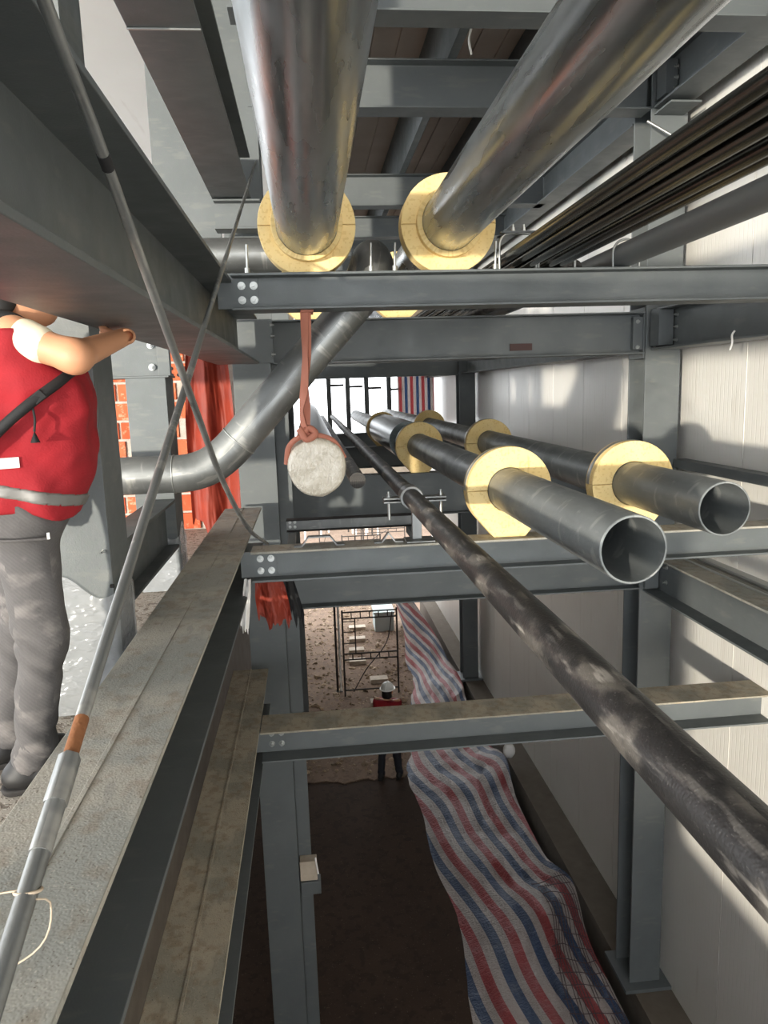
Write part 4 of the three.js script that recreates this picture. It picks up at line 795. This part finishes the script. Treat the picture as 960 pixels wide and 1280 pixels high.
  // shoes
  for (const l of [J.legR, J.legL]) {
    const [ax, , az] = l.ankle, f = l.toe ?? 0;
    const sx = (d) => ax + Math.cos(f) * d, sz = (d) => az + Math.sin(f) * d;
    const sh = put('shoe', sdfMesh([cap([sx(-0.06), 0.055, sz(-0.06)], [sx(0.05), 0.055, sz(0.05)], 0.044, 0.045), cap([sx(0.05), 0.05, sz(0.05)], [sx(0.16), 0.036, sz(0.16)], 0.045, 0.034), cap([sx(-0.03), 0.06, sz(-0.03)], [sx(-0.02), 0.12, sz(-0.02)], 0.046, 0.046)], V(sx(0.05), 0.08, sz(0.05)), 0.17, o.detail ? 56 : 24, 0.03, (d, x, y) => Math.max(d, 0.014 - y)), M.shoe);
    put('sole', sdfMesh([cap([sx(-0.065), 0.02, sz(-0.065)], [sx(0.05), 0.02, sz(0.05)], 0.044, 0.046), cap([sx(0.05), 0.02, sz(0.05)], [sx(0.165), 0.02, sz(0.165)], 0.046, 0.036)], V(sx(0.05), 0.03, sz(0.05)), 0.18, o.detail ? 56 : 24, 0.02, (d, x, y) => Math.max(d, y - 0.024, -y)), M.sole, sh);
    if (o.detail) for (let i = 0; i < 4; i++) put('lace', sweep([V(sx(0.03 + i * 0.022), 0.098 - i * 0.010, sz(0.03 + i * 0.022) - 0.022), V(sx(0.033 + i * 0.022), 0.106 - i * 0.010, sz(0.03 + i * 0.022)), V(sx(0.03 + i * 0.022), 0.098 - i * 0.010, sz(0.03 + i * 0.022) + 0.022)], 0.0035, 6, 10), M.blackCloth, sh);
  }
  if (o.detail) put('bootlace_loop', new THREE.TorusGeometry(0.014, 0.0028, 6, 16).scale(0.8, 1.3, 1).translate(J.legR.ankle[0] + 0.07, 0.125, J.legR.ankle[2] + 0.01), M.blackCloth);
  return g;
}
{
  const at = W(-0.955, DECK, 2.52);
  figure({
    label: 'person in a red vest and grey jeans standing on the platform with a raised arm', at, turn: 0.3, res: 96, handRes: 64, detail: true, trousers: M.denim, lean: 0.035, belly: 0.075, thigh: 0.105,
    joints: {
      right: { sh: [0.04, 1.47, 0.18], el: [0.20, 1.405, 0.275], wr: [0.365, 1.482, 0.02], thumb: [-0.8, 0.1, -0.5], curl: 0.15, hand: [-0.22, 0.05, -0.97] },
      left: { sh: [0.03, 1.45, -0.19], el: [-0.01, 1.17, -0.25], wr: [-0.06, 0.93, -0.24], thumb: [1, 0.2, 0] },
      legR: { hip: [0.0, 0.92, 0.085], knee: [0.02, 0.49, 0.10], ankle: [-0.045, 0.09, 0.11], toe: 0.15 },
      legL: { hip: [-0.01, 0.92, -0.085], knee: [-0.05, 0.49, -0.10], ankle: [-0.13, 0.09, -0.12], toe: -0.1 },
    },
  });
  const b = thing('backpack', 'black backpack worn by the person in the red vest', 'bag', at.clone().add(V(-0.25, 1.0, 0)));
  const gb = sdfMesh([cap([-0.25, 1.1, -0.08], [-0.25, 1.1, 0.08], 0.105), cap([-0.235, 1.3, -0.08], [-0.235, 1.3, 0.08], 0.1), cap([-0.22, 1.42, -0.06], [-0.22, 1.42, 0.06], 0.08)], V(-0.25, 1.24, 0), 0.34, 64, 0.05);
  gb.rotateY(0.3).translate(at.x, at.y, at.z); part('pack', gb, M.blackCloth, b);
  for (const s of [-1, 1]) part('shoulder_strap', sweep([V(-0.2, 1.42, s * 0.11), V(-0.1, 1.525, s * 0.115), V(0.04, 1.53, s * 0.115), V(0.12, 1.43, s * 0.12), V(0.12, 1.3, s * 0.13)], 0.018, 8, 30).rotateY(0.3).translate(at.x, at.y, at.z), M.blackCloth, b);
  for (const y of [1.15, 1.28]) part('buckle', new THREE.SphereGeometry(0.013, 10, 8).rotateY(0.3).translate(at.x - 0.26, at.y + y, at.z + 0.19), M.white, b);
  const wat = W(1.13, GROUND, 12.3);
  figure({
    label: 'distant worker in a white helmet and red vest standing on the pit floor', at: wat, turn: 1.2, res: 48, handRes: 28, detail: false, trousers: std({ color: '#22242a', roughness: 0.9 }), lean: 0.02,
    joints: {
      right: { sh: [0.02, 1.45, 0.19], el: [0.0, 1.18, 0.26], wr: [0.12, 0.98, 0.24], thumb: [1, 0.2, 0] },
      left: { sh: [0.02, 1.45, -0.19], el: [0.0, 1.18, -0.26], wr: [0.12, 0.98, -0.24], thumb: [1, 0.2, 0] },
      legR: { hip: [0, 0.92, 0.085], knee: [0.05, 0.49, 0.13], ankle: [0.06, 0.09, 0.17] },
      legL: { hip: [0, 0.92, -0.085], knee: [0.0, 0.49, -0.12], ankle: [-0.05, 0.09, -0.14] },
    },
  });
  const h = thing('safety_helmet', 'white safety helmet on the distant worker in the pit', 'helmet', wat.clone().add(V(0.02, 1.68, 0)));
  const rot = (g) => g.rotateY(1.2).translate(wat.x, wat.y, wat.z);
  part('shell', rot(new THREE.SphereGeometry(0.118, 24, 12, 0, Math.PI * 2, 0, Math.PI / 2).scale(1.1, 1.05, 1).translate(0.04, 1.685, 0)), M.helmet, h);
  part('brim', rot(new THREE.CylinderGeometry(0.135, 0.14, 0.012, 28).scale(1.15, 1, 1).translate(0.055, 1.685, 0)), M.helmet, h);
  part('ridge', rot(new THREE.TorusGeometry(0.12, 0.008, 6, 20, Math.PI).scale(1.1, 1.05, 1).translate(0.04, 1.687, 0)), M.helmet, h);
}

renderer.render(scene, camera);
